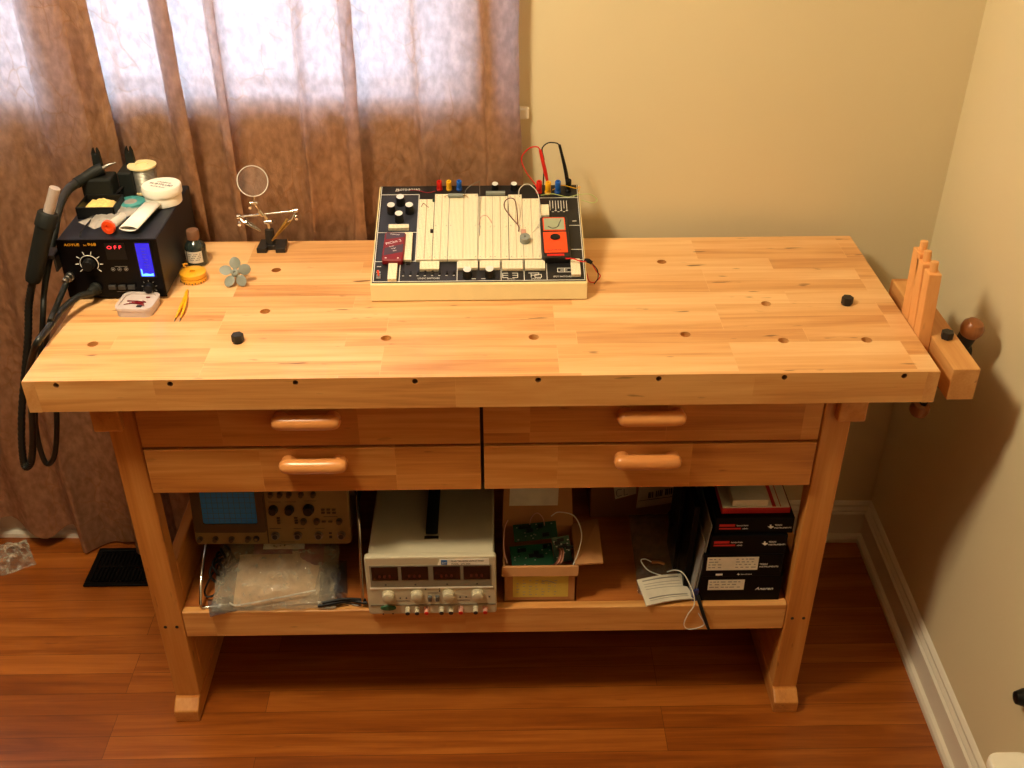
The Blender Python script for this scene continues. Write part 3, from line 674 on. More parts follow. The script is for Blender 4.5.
single('hooked_probe', MB().tube([(0.0290, 0.2920, 0.9850), (0.0300, 0.3010, 0.9910), (0.0290, 0.3360, 0.9890), (0.0310, 0.3860, 0.9890), (0.0360, 0.4310, 0.9920), (0.0490, 0.4600, 1.0000), (0.0590, 0.4810, 1.0060)], [.0012, .0014, .0018, .0022, .0024, .0024, .0022], 8), 'black_plastic', 'thin black hooked probe lying across the station beside the sponge tray', 'probe', (0.0260, 0.3600, 0.9840))

# ---------------------------------------------------------------- left half of the worktop
fb = thing('flux_bottle', 'small dark glass bottle with brown cap and paper label beside the station', 'bottle', (.191, .433, H))
MB().lathe((.191, .433, H), [(.018, 0), (.0203, .002), (.0205, .038), (.0185, .044), (.0125, .050), (.0105, .052), (.0105, .056), (0, .056)], 32).build('glass', 'bottle_dark', fb)
MB().lathe((.191, .433, H+.054), [(.0118, 0), (.0122, .001), (.0122, .017), (.0110, .019), (0, .0192)], 24).build('cap', 'cork', fb)
m = MB(); rr = .0208
A = [math.radians(198+k*8) for k in range(16)]
for k in range(15):
    p = [(.191+rr*math.cos(x), .433+rr*math.sin(x)) for x in (A[k], A[k+1])]
    m.f([m.v((*p[0], H+.010)), m.v((*p[1], H+.010)), m.v((*p[1], H+.034)), m.v((*p[0], H+.034))], 1 if k == 3 else 0, True)
for k, z in enumerate((.028, .024, .020, .016)):
    for q in range(5, 14):
        if (q+k) % 4: p = [(.191+(rr+.0002)*math.cos(x), .433+(rr+.0002)*math.sin(x)) for x in (A[q], A[q]+.09)]; m.f([m.v((*p[0], H+z)), m.v((*p[1], H+z)), m.v((*p[1], H+z+.0014)), m.v((*p[0], H+z+.0014))], 1)
m.build('label', ['label_white', 'ink'], fb)
tp = thing('tape_roll', 'roll of glossy orange-yellow tape beside the dark bottle', 'tape roll', (.200, .3615, H))
m = MB()
for z0 in (0, .0098): m.lathe((.200, .3615, H+z0), [(.0055, 0), (.0235, 0), (.0250, .0010), (.0250, .0082), (.0235, .0092), (.0055, .0092), (.0055, 0)], 36, cap=False)
m.build('coil', 'tape_orange', tp)
m = MB(); m.tube([(.183, .379, H+.018), (.178, .380, H+.024), (.187, .383, H+.024)], [.0012, .0030, .0005], 6, sm=2); m.build('loose_end', 'tape_orange', tp)
m = MB()
for k in range(12): q = 3.5+k*.22; x, y = .2+.0252*math.cos(q), .3615+.0252*math.sin(q); m.box(x-.0012, x+.0012, y-.0002, y+.0006, H+.001+(k % 3)*.001, H+.0035+(k % 2)*.001)
m.build('print', 'ink', tp)
# propeller
fc_ = Vector((0.2860, 0.3430, 0.8840))
pp = thing('fan_propeller', 'small grey five-bladed plastic fan propped up on the worktop', 'propeller', (fc_.x, fc_.y, H))
fw = Vector((0, -.80, .60)); fx = Vector((1, 0, 0)); fu = fw.cross(fx)
MB().lathe(fc_-fw*.006, [(.0065, 0), (.0075, .001), (.0075, .008), (.0055, .0105), (.003, .011), (.003, .008), (0, .008)], 20, ax=fw).build('hub', 'grey_plastic', pp)
MB().cyl(fc_-fw*.005, fc_-fw*.033, .0026, n=10).build('shaft', 'grey_plastic', pp)
for k in range(5):
    an = math.radians(92+72*k); ux = fx*math.cos(an)+fu*math.sin(an); uy = fx*-math.sin(an)+fu*math.cos(an); m = MB(); g = []
    for i in range(11):
        s_ = i/10; r_ = .004+.0265*s_; wd = .0088*math.sqrt(max(0, 1-((s_-.60)/.42)**2))+.0026*(1-s_)
        g.append([fc_+ux*r_+uy*(t*wd)+fw*(t*wd*.35+.001*(1-t*t)) for t in [j/6*2-1 for j in range(7)]])
    V = [[m.v(p) for p in r_] for r_ in g]; V2 = [[m.v(p-fw*.0012) for p in r_] for r_ in g]
    for i in range(10):
        for j in range(6): m.f([V[i][j], V[i+1][j], V[i+1][j+1], V[i][j+1]], 0, True); m.f([V2[i][j+1], V2[i+1][j+1], V2[i+1][j], V2[i][j]], 0, True)
        m.f([V[i][0], V2[i][0], V2[i+1][0], V[i+1][0]]); m.f([V[i+1][6], V2[i+1][6], V2[i][6], V[i][6]])
    m.f([V[0][j] for j in range(7)]+[V2[0][j] for j in range(6, -1, -1)]); m.f([V[10][j] for j in range(6, -1, -1)]+[V2[10][j] for j in range(7)])
    m.build('blade', 'grey_plastic', pp)
# tweezers
tw = thing('tweezers', 'yellow-handled tweezers lying on the worktop beside the tape roll', 'tweezers', (0.1980, 0.2570, 0.8620))
for s_ in (0, 1):
    pts = [(0.1980, 0.3140, 0.8630), ((0.2030, 0.2690, 0.8660) if not s_ else (0.2070, 0.2690, 0.8660)), ((0.2040, 0.2300, 0.8660) if not s_ else (0.2120, 0.2300, 0.8660)), ((0.2030, 0.2060, 0.8630) if not s_ else (0.2120, 0.2060, 0.8630))]
    MB().tube(pts, [.0020, .0030, .0026, .0012], 8).build('arm', 'yellow', tw)
    MB().tube([pts[-1], ((0.2030, 0.1950, 0.8620) if not s_ else (0.2130, 0.1940, 0.8620))], [.0011, .0004], 6, sm=1).build('point', 'steel', tw)
# small plastic tub
M_ = Matrix.Translation((.126, .246, H)) @ Matrix.Rotation(-.06, 4, 'Z')
pb = thing('plastic_tub', 'small square translucent tub with a lid and red contents near the station', 'tub', (.126, .246, H))
m = MB(M_); m.prism(rrect(-.031, .031, -.030, .030, .013), 0, .0012)
o_, i_ = rrect(-.033, .033, -.032, .032, .014), rrect(-.0315, .0315, -.0305, .0305, .0125)
def wall_ring(m, o_, i_, z0, z1, mi=0):
    n = len(o_); a = [[m.v((x, y, z)) for x, y in q] for q, z in ((o_, z0), (o_, z1), (i_, z1), (i_, z0))]
    for k in range(4):
        for i in range(n): m.f([a[k][i], a[k][(i+1) % n], a[(k+1) % 4][(i+1) % n], a[(k+1) % 4][i]], mi)
wall_ring(m, o_, i_, 0, .015); m.build('body', 'tub_plastic', pb)
m = MB(M_); m.prism(rrect(-.029, .029, -.028, .028, .012), .0135, .0145); wall_ring(m, rrect(-.0345, .0345, -.0335, .0335, .0145), rrect(-.029, .029, -.028, .028, .012), .013, .018); m.build('lid', 'tub_plastic', pb)
m = MB(M_)
for k in range(6): m.tube([(-.022+.004*k, -.012+.003*k, .0155), (-.004+.004*k, -.008+.001*k, .0160), (.018-.002*k, -.016+.004*k, .0155)], .0007, 5, mi=0)
m.box(.004, .013, -.020, -.015, .0146, .0165, 1); m.box(.010, .017, .016, .019, .0146, .016, 0); m.box(-.02, .0, .001, .003, .0146, .016, 0); m.build('contents', ['dark_red', 'ink'], pb)
# helping hands with magnifier
hp = thing('helping_hands', 'helping-hands stand with round magnifier and alligator clips on black base', 'magnifier stand', (.33, .505, H))
m = MB(); m.prism([(.300, .476), (.320, .476), (.320, .490), (.338, .490), (.338, .476), (.358, .476), (.356, .520), (.302, .520)], H, H+.011)
m.build('base', 'black_iron', hp, bevel=.0012)
MB().cyl((.325, .502, H+.011), (.325, .504, H+.040), .0100, .0090).build('post', 'black_iron', hp)
m = MB(); J = Vector((0.3240, 0.5050, 0.9160)); m.tube([(.325, .504, H+.036), J, (0.3190, 0.5050, 0.9340)], .0035, 10); m.cyl(J+Vector((-.007, 0, 0)), J+Vector((.009, 0, .001)), .0045); m.cyl(J+Vector((.009, 0, .001)), J+Vector((.014, -.002, .003)), .0015, .005)
m.build('ball_joint', 'chrome', hp)
L0, L1 = Vector((0.2680, 0.5050, 0.9280)), Vector((0.3840, 0.5050, 0.9400))
MB().cyl(L0, L1, .0023, n=12).build('crossbar', 'chrome', hp)
for E_, tip in ((L0, (0.3110, 0.4900, 0.9030)), (L1, (0.3330, 0.4800, 0.8860))):
    tip = Vector(tip); mid = E_.lerp(tip, .35)
    cl = MB().tube([E_, E_+(mid-E_)*.5+Vector((0, -.003, -.004)), mid], .0022, 8); cl.lathe(E_-Vector((.005, 0, 0)), [(.001, 0), (.005, .001), (.005, .009), (.001, .010)], 14, ax=(1, 0, .1)); cl.cyl(E_+Vector((0, -.004, -.01)), E_+Vector((.001, -.012, -.013)), .0035, .0035, 8); cl.build('clip_joint', 'chrome', hp)
    dd = (tip-mid).normalized(); sd = dd.cross(Vector((0, 1, 0))).normalized()
    m = MB()
    for q in (-1, 1): m.tube([mid-dd*.004+sd*q*.004, mid+dd*.010+sd*q*.0026, tip+sd*q*.0006], [.0022, .0026, .0012], 8)
    m.build('alligator_clip', 'brass' if E_ is L1 else 'chrome', hp)
mc = Vector((0.3060, 0.5000, 1.0060)); ax = Vector((.30, -.80, .42)).normalized()
m = MB(); u_ = ax.orthogonal().normalized(); v_ = ax.cross(u_)
m.lathe(mc, [(.0290, -.0035), (.0304, -.0035), (.0304, .0035), (.0290, .0035), (.0290, -.0035)], 44, ax=ax, cap=False); rm = m.build('lens_rim', 'cap_silver', hp)
MB().lathe(mc, [(0, -.0026), (.012, -.0022), (.022, -.0012), (.0294, 0), (.022, .0012), (.012, .0022), (0, .0026)], 40, ax=ax).build('lens', 'clear_lens', hp)
m = MB(); m.tube([mc+Vector((.001, .001, -.0300)), (0.3040, 0.5000, 0.9700), (0.3040, 0.5030, 0.9560), (0.3130, 0.5050, 0.9340)], .0020, 8); m.cyl((0.2950, 0.5000, 0.9600), (0.3110, 0.5000, 0.9600), .0032, n=10); m.cyl((0.2960, 0.4900, 0.9530), (0.2960, 0.5000, 0.9550), .003, n=8); m.cyl((0.3100, 0.5020, 0.9420), (0.3170, 0.5020, 0.9310), .0048, n=12); m.build('lens_arm', 'chrome', hp)
# ---------------------------------------------------------------- electronics trainer
TA = Vector((.553, .270, .8945)); te = Vector((0, .258, .080)).normalized(); tn = Vector((1, 0, 0)).cross(te)
TM = Matrix((Vector((1, 0, 0)), te, tn)).transposed().to_4x4(); TM.translation = TA
TW, TV = .3995, .2785
def tw_(u, v, h=0): return TA+Vector((u, 0, 0))+te*v+tn*h
tr = thing('electronics_trainer', 'cream electronics trainer console covered with breadboards and colored terminals', 'electronics trainer', (.753, .40, H))
m = MB(); x0, x1 = TA.x-.0015, TA.x+TW+.0015
pr = [(.2635, .8620), (.268, .8932), (.2705, .8945), (TA.y+te.y*TV, TA.z+te.z*TV), (TA.y+te.y*TV+.002, TA.z+te.z*TV-.003), (.527, .8635)]
a = [m.v((x0, y, z)) for y, z in pr]; c = [m.v((x1, y, z)) for y, z in pr]
for i in range(len(pr)): j = (i+1) % len(pr); m.f([a[i], a[j], c[j], c[i]])
m.f(a); m.f(c[::-1]); m.build('case', 'cream', tr, bevel=.0012)
for x in (.575, .932):
    for y in (.285, .51): MB().cyl((x, y, H), (x, y, .8640), .009, n=14).build('foot', 'black_soft', tr)
MB(TM).box(.0012, TW-.0012, .0025, TV-.0008, 0, .0014).build('faceplate', 'panel_black', tr)
T0 = .0014
m = MB(TM)
for q in ((.007, .078, .142, .249), (.007, .078, .061, .137)): m.box(*q, T0, T0+.0002)
m.build('tinted_field', 'panel_dark', tr)
m = MB(TM); hw = .0006
def hl(u0, u1, v): m.box(u0, u1, v-hw, v+hw, T0, T0+.0004)
def vl(u, v0, v1): m.box(u-hw, u+hw, v0, v1, T0, T0+.0004)
vl(.0035, .004, .276); vl(.3965, .004, .276); hl(.0045, .3955, .0045); hl(.0045, .0795, .2515); hl(.0045, .0795, .1395); hl(.0045, .3955, .0585); hl(.3205, .3955, .2380); hl(.375, .3955, .1555); hl(.375, .3955, .0870)
for u in (.0515, .1590, .2410, .2840, .3265): vl(u, .0045, .0585)
vl(.0795, .0585, .2515); vl(.3195, .0585, .238)
# little schematic marks
for cx, cv in ((.250, .018), (.268, .018)):
    for q in (0, .006, .012): hl(cx-.006, cx+.004, cv+q-.006)
    vl(cx-.006 if cx < .26 else cx+.004, cv-.006, cv+.006)
for q in ((.292, .312, .024), (.297, .309, .018), (.304, .316, .012), (.304, .316, .020)): hl(*q)
for q in ((.297, .012, .024), (.304, .012, .020), (.316, .012, .020), (.311, .018, .024)): vl(*q)
for q in ((.347, .372, .036), (.347, .372, .026), (.352, .365, .031)): hl(*q)
for q in ((.347, .026, .036), (.360, .026, .036)): vl(*q)
for k in range(7): vl(.340+k*.0055, .200+(k % 2)*.006, .229)
for k in range(6): hl(.343+k*.0055, .347+k*.0055, .196+.003*(k % 2))
for k in range(8): hl(.0565+k*.0135, .0600+k*.0135, .0195)
for u, v in ((.0455, .2385), (.0275, .2120), (.0625, .2120), (.012, .030), (.012, .045), (.035, .263), (.386, .168), (.386, .242), (.19, .010), (.208, .010)): hl(u-.004, u+.004, v)
m.build('printed_lines', 'print_white', tr)
ex = (1, 0, 0)
m = MB()
for t, s, u, v, wd in (('PROTO-BOARD', .0085, .032, .2640, .048), ('LOGIC SWITCHES', .0055, .086, .0105, .040), ('SPEAKER', .004, .297, .0070, .018), ('SPDT SWITCHES', .0055, .338, .0120, .034), ('BNC', .004, .252, .0075, .014)):
    m.text(t, s, tw_(u, v, T0+.0002), ex, te, .0001, width=wd)
m.build('lettering', 'print_white', tr)
# breadboards
def bboard(u0, u1, v0, v1, groove=True, h=.0085):
    o = MB(TM).box(u0, u1, v0, v1, T0, h).build('breadboard', 'bb_holes', tr, bevel=.0005)
    if groove:
        uc = (u0+u1)/2
        g = MB(TM); g.box(uc-.0009, uc+.0009, v0+.002, v1-.002, h-.0004, h+.0001); g.build('center_groove', 'groove_tan', o)
    return o
BB = [(.0812, .1112, .0560, .2290), (.1118, .1402, .0560, .2445), (.1410, .1972, .0560, .2445), (.1982, .2256, .0560, .2365), (.2260, .2562, .0560, .2365), (.2572, .2842, .0560, .2410), (.2848, .3180, .0560, .2285)]
for i, q in enumerate(BB): bboard(*q)
for q in ((.0245, .0635, .1450, .1560), (.0560, .0722, .0560, .1330), (.0890, .1255, .0305, .0520), (.1598, .1976, .0325, .0520), (.2010, .2390, .0325, .0520), (.2430, .2820, .0295, .0520), (.2860, .3235, .0295, .0520), (.0305, .0472, .0045, .0470), (.3718, .3892, .0120, .0550), (.3208, .3370, .1780, .2105)): bboard(*q, groove=False)
m = MB(TM)
for u in (.1115, .1406, .1977, .2566): m.box(u-.0005, u+.0005, .056, .236, T0, .0087)
for b4 in BB:
    for u in (b4[0]+.004, b4[1]-.004):
        for v in (b4[2]+.006, (b4[2]+b4[3])/2, b4[3]-.006): m.prism([(u+.0009*math.cos(k), v+.0009*math.sin(k)) for k in range(6)], .0084, .0087)
m.build('board_screws', 'grey_dark', tr)
# knobs
def tknob(u, v, r, h, cap='cap_silver'): return knob(tr, tw_(u, v, T0), r, h, tn, 'black_plastic', cap)
for u, v in ((.0440, .2230), (.0275, .1985), (.0630, .1985), (.0440, .1735)): tknob(u, v, .0086, .0195)
for u, v in ((.1785, .0170), (.2196, .0178)): tknob(u, v, .0088, .018)
for u, v in ((.2314, .2660), (.2694, .2660)): tknob(u, v, .0070, .014)
# binding posts
def post(u, v, mat, h=.021, r=.0053):
    p = MB().lathe(tw_(u, v, T0), [(r*1.12, 0), (r*1.12, .004), (r*.92, .005), (r, .0075), (r, h-.001), (r*.9, h), (r*.42, h), (r*.42, h-.006), (0, h-.006)], 20, ax=tn).build('binding_post', mat, tr)
for u, mt in ((.1198, 'red'), (.1390, 'yellow'), (.1595, 'blue')): post(u, .2670, mt)
for u, v, mt in ((.3195, .2560, 'red'), (.3372, .2535, 'yellow'), (.3568, .2560, 'blue'), (.3782, .2600, 'black_plastic')): post(u, v, mt, .027, .0058)
for k in range(8):
    u = .0590+k*.01352; sw = MB(TM).box(u-.0022, u+.0022, .0225, .0305, T0, .0040).build('switch', 'black_plastic', tr, bevel=.0004)
sw = MB(TM).box(.009, .017, .012, .024, T0, .004).build('toggle_switch', 'steel', tr, bevel=.0006)
MB().cyl(tw_(.013, .018, .004), tw_(.0125, .0215, .014), .0016, .0022, 10).build('lever', 'orange_red', sw)
m = MB(TM).box(.062, .070, .050, .055, T0, .004).build('slide_switch', 'black_plastic', tr)
# loose components plugged into the boards
def wire(name, label, pts, r, mat, grp='jumper wires on the trainer'):
    return single(name, MB().tube([tw_(*p) for p in pts], r, 7, sm=8), mat, label, 'wire', tw_(*pts[0]), grp)
wire('jumper_wire', 'brown looped jumper wire near the middle of the trainer boards', [(.276, .131, .009), (.2755, .135, .02), (.262, .155, .024), (.2500, .182, .024), (.2505, .204, .022), (.2600, .214, .022), (.2700, .205, .024), (.2735, .175, .022), (.2742, .150, .009)], .0010, 'wire_brown')
wire('jumper_wire', 'white arching jumper wire at the upper right of the trainer boards', [(.2780, .236, .009), (.281, .246, .020), (.296, .254, .024), (.312, .238, .022), (.3185, .215, .016), (.3190, .185, .012), (.3185, .155, .014), (.303, .1275, .009)], .0008, 'wire_white')
wire('jumper_wire', 'thin pale looped wire left of the buzzer on the trainer', [(.199, .150, .009), (.204, .166, .016), (.214, .170, .016), (.222, .160, .012), (.224, .156, .009)], .0006, 'wire_pink')
wire('jumper_wire', 'thin grey wire at the top centre of the trainer boards', [(.170, .236, .011), (.176, .250, .018), (.198, .262, .024), (.2005, .258, .020), (.2010, .20, .0105), (.2008, .12, .0095)], .0007, 'steel')
wire('jumper_wire', 'thin tan wire near the upper left of the trainer boards', [(.086, .206, .009), (.090, .210, .014), (.096, .204, .013), (.100, .204, .009)], .0006, 'wire_brown')
wire('jumper_wire', 'dark red wire lying behind the top of the trainer boards', [(.060, .262, .004), (.075, .257, .008), (.095, .252, .006), (.112, .256, .006)], .0009, 'dark_red')
wire('jumper_wire', 'pale green wire trailing past the right edge of the trainer', [(.322, .236, .010), (.345, .233, .016), (.375, .228, .012), (.396, .232, .014), (.420, .238, .010), (.434, .226, .006), (.424, .214, .008), (.402, .218, .012)], .0007, 'wire_lime')
wire('jumper_wire', 'yellow wire running behind the binding posts at the right of the trainer', [(.346, .252, .010), (.366, .256, .018), (.392, .252, .014), (.402, .262, .010), (.398, .250, .006)], .0007, 'yellow')
rs = thing('power_resistor', 'grey cylindrical resistor across the top of the trainer boards', 'resistor', tw_(.152, .2335, .009))
MB().lathe(tw_(.1375, .2335, .0135), [(.001, 0), (.0042, .001), (.0042, .030), (.001, .031)], 16, ax=ex).build('body', 'grey_plastic', rs)
MB().tube([tw_(.133, .2335, .0085), tw_(.134, .2335, .0135), tw_(.172, .2335, .0135), tw_(.178, .231, .0085)], .0006, 6, sm=2).build('lead', 'brass', rs)
m = MB(TM).box(.2130, .2515, .2375, .2450, .0086, .0150); single('heat_sink', m, 'grey_plastic', 'flat grey metal heat sink at the top of the middle boards', 'heat sink', tw_(.232, .241, .009), bevel=.0006)
m = MB(TM).box(.1060, .1112, .1290, .1360, .0086, .013); single('chip', m, 'black_plastic', 'small black square chip on the left breadboard', 'chip', tw_(.1085, .132, .009), bevel=.0004)
m = MB().lathe(tw_(.1095, .222, .0086), [(.0022, 0), (.0022, .005), (0, .006)], 12, ax=tn); single('small_led', m, 'pcb', 'tiny green component at the top of the left breadboard', 'component', tw_(.1095, .222, .009))
bz = thing('buzzer', 'grey round buzzer standing on the right breadboard with pale label above', 'buzzer', tw_(.2875, .104, .0086))
MB().lathe(tw_(.2875, .104, .0086), [(.0098, 0), (.0100, .001), (.0100, .0115), (.0092, .0125), (.0018, .0125), (.0018, .011), (0, .011)], 26, ax=tn).build('body', 'grey_plastic', bz)
MB(TM).prism([(.2875+.0016*math.cos(k), .104+.0016*math.sin(k)) for k in range(6)], .0197, .0201).build('sound_hole', 'ink', bz)
m = MB(TM).box(.281, .290, .123, .134, .0086, .0125); single('terminal_block', m, 'wire_pink', 'small pink component above the buzzer on the trainer', 'component', tw_(.285, .128, .009), bevel=.0006)
# programmer box
M2 = TM @ Matrix.Translation((.0385, .0880, T0)) @ Matrix.Rotation(-.03, 4, 'Z')
pk = thing('programmer_box', 'dark red plastic programmer box lying on the left of the trainer', 'programmer', tw_(.0385, .0880, T0))
m = MB(M2); m.prism([(-.019, -.040), (.019, -.040), (.0205, -.030), (.0200, .036), (.0185, .040), (-.0185, .040), (-.0200, .036), (-.0205, -.030)], 0, .0125); m.build('body', 'dark_red', pk, bevel=.003)
m = MB(M2); m.prism([(-.017, .018), (.018, .026), (.018, .037), (-.017, .037)], .0125, .0128); m.prism([(-.017, -.026), (.018, -.016), (.018, .006), (-.017, -.006)], .0125, .0128); m.build('sticker', 'band_dark', pk)
m = MB(); O = M2 @ Vector((-.0150, .0025, .0130)); X2 = (M2.to_3x3() @ Vector((.93, .36, 0))); Y2 = (M2.to_3x3() @ Vector((-.36, .93, 0)))
m.text('PICkit 2', .0085, O, X2, Y2, .0001, width=.030); O = M2 @ Vector((-.010, .032, .0130)); m.text('MICROCHIP', .0032, O, M2.to_3x3() @ Vector((1, -.12, 0)), M2.to_3x3() @ Vector((.12, 1, 0)), .0001, width=.018)
for k, t in enumerate(('Power', 'Target', 'Busy')): m.text(t, .0035, M2 @ Vector((-.008+.004*k, -.004-.0055*k, .0130)), X2, Y2, .0001)
m.build('lettering', 'print_white', pk)
m = MB(M2); m.box(-.014, -.011, -.034, -.032, .0125, .0131); m.box(.009, .012, -.034, -.032, .0125, .0131); m.build('indicator', 'print_white', pk)
# multimeter
M3 = TM @ Matrix.Translation((.3450, .1035, T0)) @ Matrix.Rotation(.02, 4, 'Z')
mm = thing('multimeter', 'small digital multimeter with bright orange face, lying on the right of the trainer', 'multimeter', tw_(.345, .1035, T0))
m = MB(M3); m.prism(rrect(-.0265, .0265, -.0545, .0600, .005), 0, .0165); m.build('body', 'panel_black', mm, bevel=.002)
m = MB(M3); m.prism(rrect(-.0215, .0215, .0185, .0560, .002), 0.0165, 0.0173); m.build('screen_frame', 'orange_red', mm)
m = MB(M3); m.prism(rrect(-.0195, .0195, .0205, .0535, .0015), 0.0173, 0.0178); m.build('screen', 'lcd', mm)
m = MB(M3); m.prism(rrect(-.0225, .0215, -.0430, .0145, .002), 0.0165, 0.0175); fc = m.build('face', 'orange_red', mm)
m = MB(M3); m.prism([(.0095*math.cos(k*PI/12), -.0015+.0075*math.sin(k*PI/12)) for k in range(24)], 0.0175, 0.0208); m.build('dial', 'black_plastic', mm, bevel=.0008)
m = MB(); m.text('MULTIMETER', .004, M3 @ Vector((-.018, -.0375, 0.0176)), M3.to_3x3() @ Vector((1, 0, 0)), M3.to_3x3() @ Vector((0, 1, 0)), .0001, width=.028); m.build('lettering', 'ink', fc)
m = MB(M3); m.box(-.018, .014, -.0515, -.0460, 0.0165, 0.0172); m.build('lower_strip', 'red', mm)
m = MB(M3); m.tube([(-.012, .030, 0.0180), (-.004, .0245, 0.0181), (.006, .028, 0.0181), (.010, .038, 0.0180), (.014, .048, 0.0180)], .0009, 6); m.build('segment_marks', 'grey_dark', mm)
# test leads
tl = thing('test_lead', 'red test probe and looping red lead standing in the yellow terminal', 'test lead', tw_(.337, .2475, .027), 'test leads on the trainer')
MB().tube([(0.8900, 0.5200, 0.9890), (0.8850, 0.5200, 1.0120), (0.8780, 0.5200, 1.0410), (0.8740, 0.5200, 1.0580)], [.0024, .0040, .0036, .0028], 12).build('probe', 'red', tl)
MB().tube([(0.8740, 0.5200, 1.0580), (0.8680, 0.5200, 1.0640), (0.8540, 0.5200, 1.0620), (0.8400, 0.5200, 1.0480), (0.8380, 0.5200, 1.0330), (0.8480, 0.5200, 1.0100), (0.8640, 0.5150, 0.9890), (0.8700, 0.5000, 0.9820)], .0013, 8).build('cord', 'red', tl)
tl = thing('test_lead', 'black test probe and arching black lead standing in the black terminal', 'test lead', tw_(.378, .252, .027), 'test leads on the trainer')
MB().tube([(0.9310, 0.5220, 0.9810), (0.9260, 0.5220, 1.0110), (0.9180, 0.5220, 1.0440), (0.9120, 0.5220, 1.0670)], [.0040, .0040, .0030, .0028], 12).build('probe', 'black_plastic', tl)
MB().tube([(0.9120, 0.5220, 1.0670), (0.9050, 0.5220, 1.0710), (0.8890, 0.5220, 1.0710), (0.8780, 0.5220, 1.0590), (0.8820, 0.5220, 1.0360), (0.8820, 0.5220, 1.0110), (0.8810, 0.5200, 0.9820)], .0013, 8).build('cord', 'black_plastic', tl)
cp = thing('clip_lead', 'red lead with black clip hanging off the right front of the trainer', 'clip lead', tw_(.392, .038, .010))
MB().tube([tw_(.362, .047, .016), tw_(.376, .044, .018), tw_(.392, .038, .016), tw_(.400, .037, .018)], .0013, 8).build('short_cord', 'red', cp)
MB().tube([tw_(.398, .042, .017), tw_(.404, .038, .018), tw_(.411, .034, .016)], [.0028, .0045, .0035], 8).build('clip', 'black_plastic', cp)
MB().tube([tw_(.410, .035, .016), (0.9740, 0.3140, 0.8950), (0.9830, 0.3220, 0.8800), (0.9730, 0.3210, 0.8680), (0.9630, 0.3310, 0.8650), (0.9600, 0.3550, 0.8700)], .0011, 8).build('loop', 'red', cp)
MB().tube([tw_(.411, .033, .016), (0.9760, 0.3160, 0.8960), (0.9770, 0.3060, 0.8840), (0.9700, 0.3050, 0.8720)], .0010, 8).build('loop', 'black_plastic', cp)
# ---------------------------------------------------------------- lower shelf
S = .2825
# oscilloscope: local frame, x right, y up the face, z out of the face (towards the viewer)
ta = math.radians(9)
OX = Vector((1, -.012, 0)).normalized(); OY = Vector((0, math.sin(ta), math.cos(ta))); OZ = OX.cross(OY)
OM = Matrix((OX, OY, OZ)).transposed().to_4x4(); OM.translation = (.173, .150, .371)
SW, SH = .3145, .158
os_ = thing('oscilloscope', 'beige oscilloscope with blue screen propped on its wire handle', 'oscilloscope', (.33, .25, S))
MB(OM).box(.004, SW-.004, .004, SH-.004, -.30, -.012).build('case', 'scope_dark', os_, bevel=.006)
MB(OM).prism(rrect(0, SW, 0, SH, .010), -.014, 0).build('bezel', 'scope_beige', os_, bevel=.003)
m = MB(OM)
wall_ring(m, rrect(.002, .146, .030, SH-.004, .005), rrect(.0215, .130, .050, SH-.012, .004), 0, .004); m.build('screen_bezel', 'scope_dark', os_, bevel=.001)
MB(OM).prism(rrect(.0215, .130, .050, SH-.012, .004), 0, .0012).build('screen', 'screen_blue', os_)
m = MB(OM)
for k in range(1, 10): m.box(.0215+k*.0109-.0002, .0215+k*.0109+.0002, .052, SH-.014, .0012, .0015)
for k in range(1, 8): m.box(.023, .128, .050+k*.0118, .0504+k*.0118, .0012, .0015)
m.build('graticule', 'navy', os_)
MB(OM).box(.1465, .1485, .004, SH-.004, 0, .002).build('divider', 'scope_dark', os_)
def sk(u, v, r, h, mat='scope_dark', name='knob'):
    return MB().lathe(OM @ Vector((u, v, 0)), [(r, 0), (r, h*.3), (r*.82, h*.35), (r*.78, h), (0, h*1.02)], 16, ax=OZ).build(name, mat, os_)
for u in (.0105, .0415, .074, .107): sk(u, .0145, .0058, .010)
for u, r in ((.164, .0095), (.196, .0095), (.234, .0115)): sk(u, .082, r, .014, 'panel_black')
for u in (.162, .180, .198, .222, .246): sk(u, .116, .0055, .010)
for u in (.222, .248, .293): sk(u, .0545, .0065, .009)
for u in (.1625, .2075, .2495, .2950): 
    c = sk(u, .0215, .0088, .008, 'steel', 'input_socket'); MB().lathe(OM @ Vector((u, .0215, .0081)), [(.0052, 0), (.0052, .0006), (0, .0007)], 12, ax=OZ).build('core', 'ink', c)
c = sk(.1235, .0145, .0062, .006, 'ink', 'probe_socket'); MB().lathe(OM @ Vector((.1235, .0145, .0061)), [(.0032, 0), (.0032, .0006), (0, .0007)], 12, ax=OZ).build('core', 'scope_beige', c)
def pbn(*q): MB(OM).box(*q).build('push_button', 'scope_dark', os_)
for u in (.262, .273, .284):
    for v in (.072, .079): pbn(u-.0035, u+.0035, v, v+.0035, 0, .003)
for u in (.171, .206):
    for v in (.049, .055, .061): pbn(u-.002, u+.004, v, v+.0028, 0, .003)
for u in (.262, .275): pbn(u-.004, u+.004, .052, .055, 0, .003)
m = MB(OM)
for u0, u1, v in ((.152, .175, .037), (.2, .222, .037), (.243, .262, .037), (.172, .200, .0055), (.035, .125, .028), (.155, .18, .098), (.188, .21, .098), (.226, .25, .100), (.262, .29, .064)): m.box(u0, u1, v, v+.0008, 0, .0004)
m.box(.270, .276, .014, .020, 0, .0006); m.box(.270, .276, .024, .028, 0, .0006)
m.build('printed_marks', 'ink', os_)
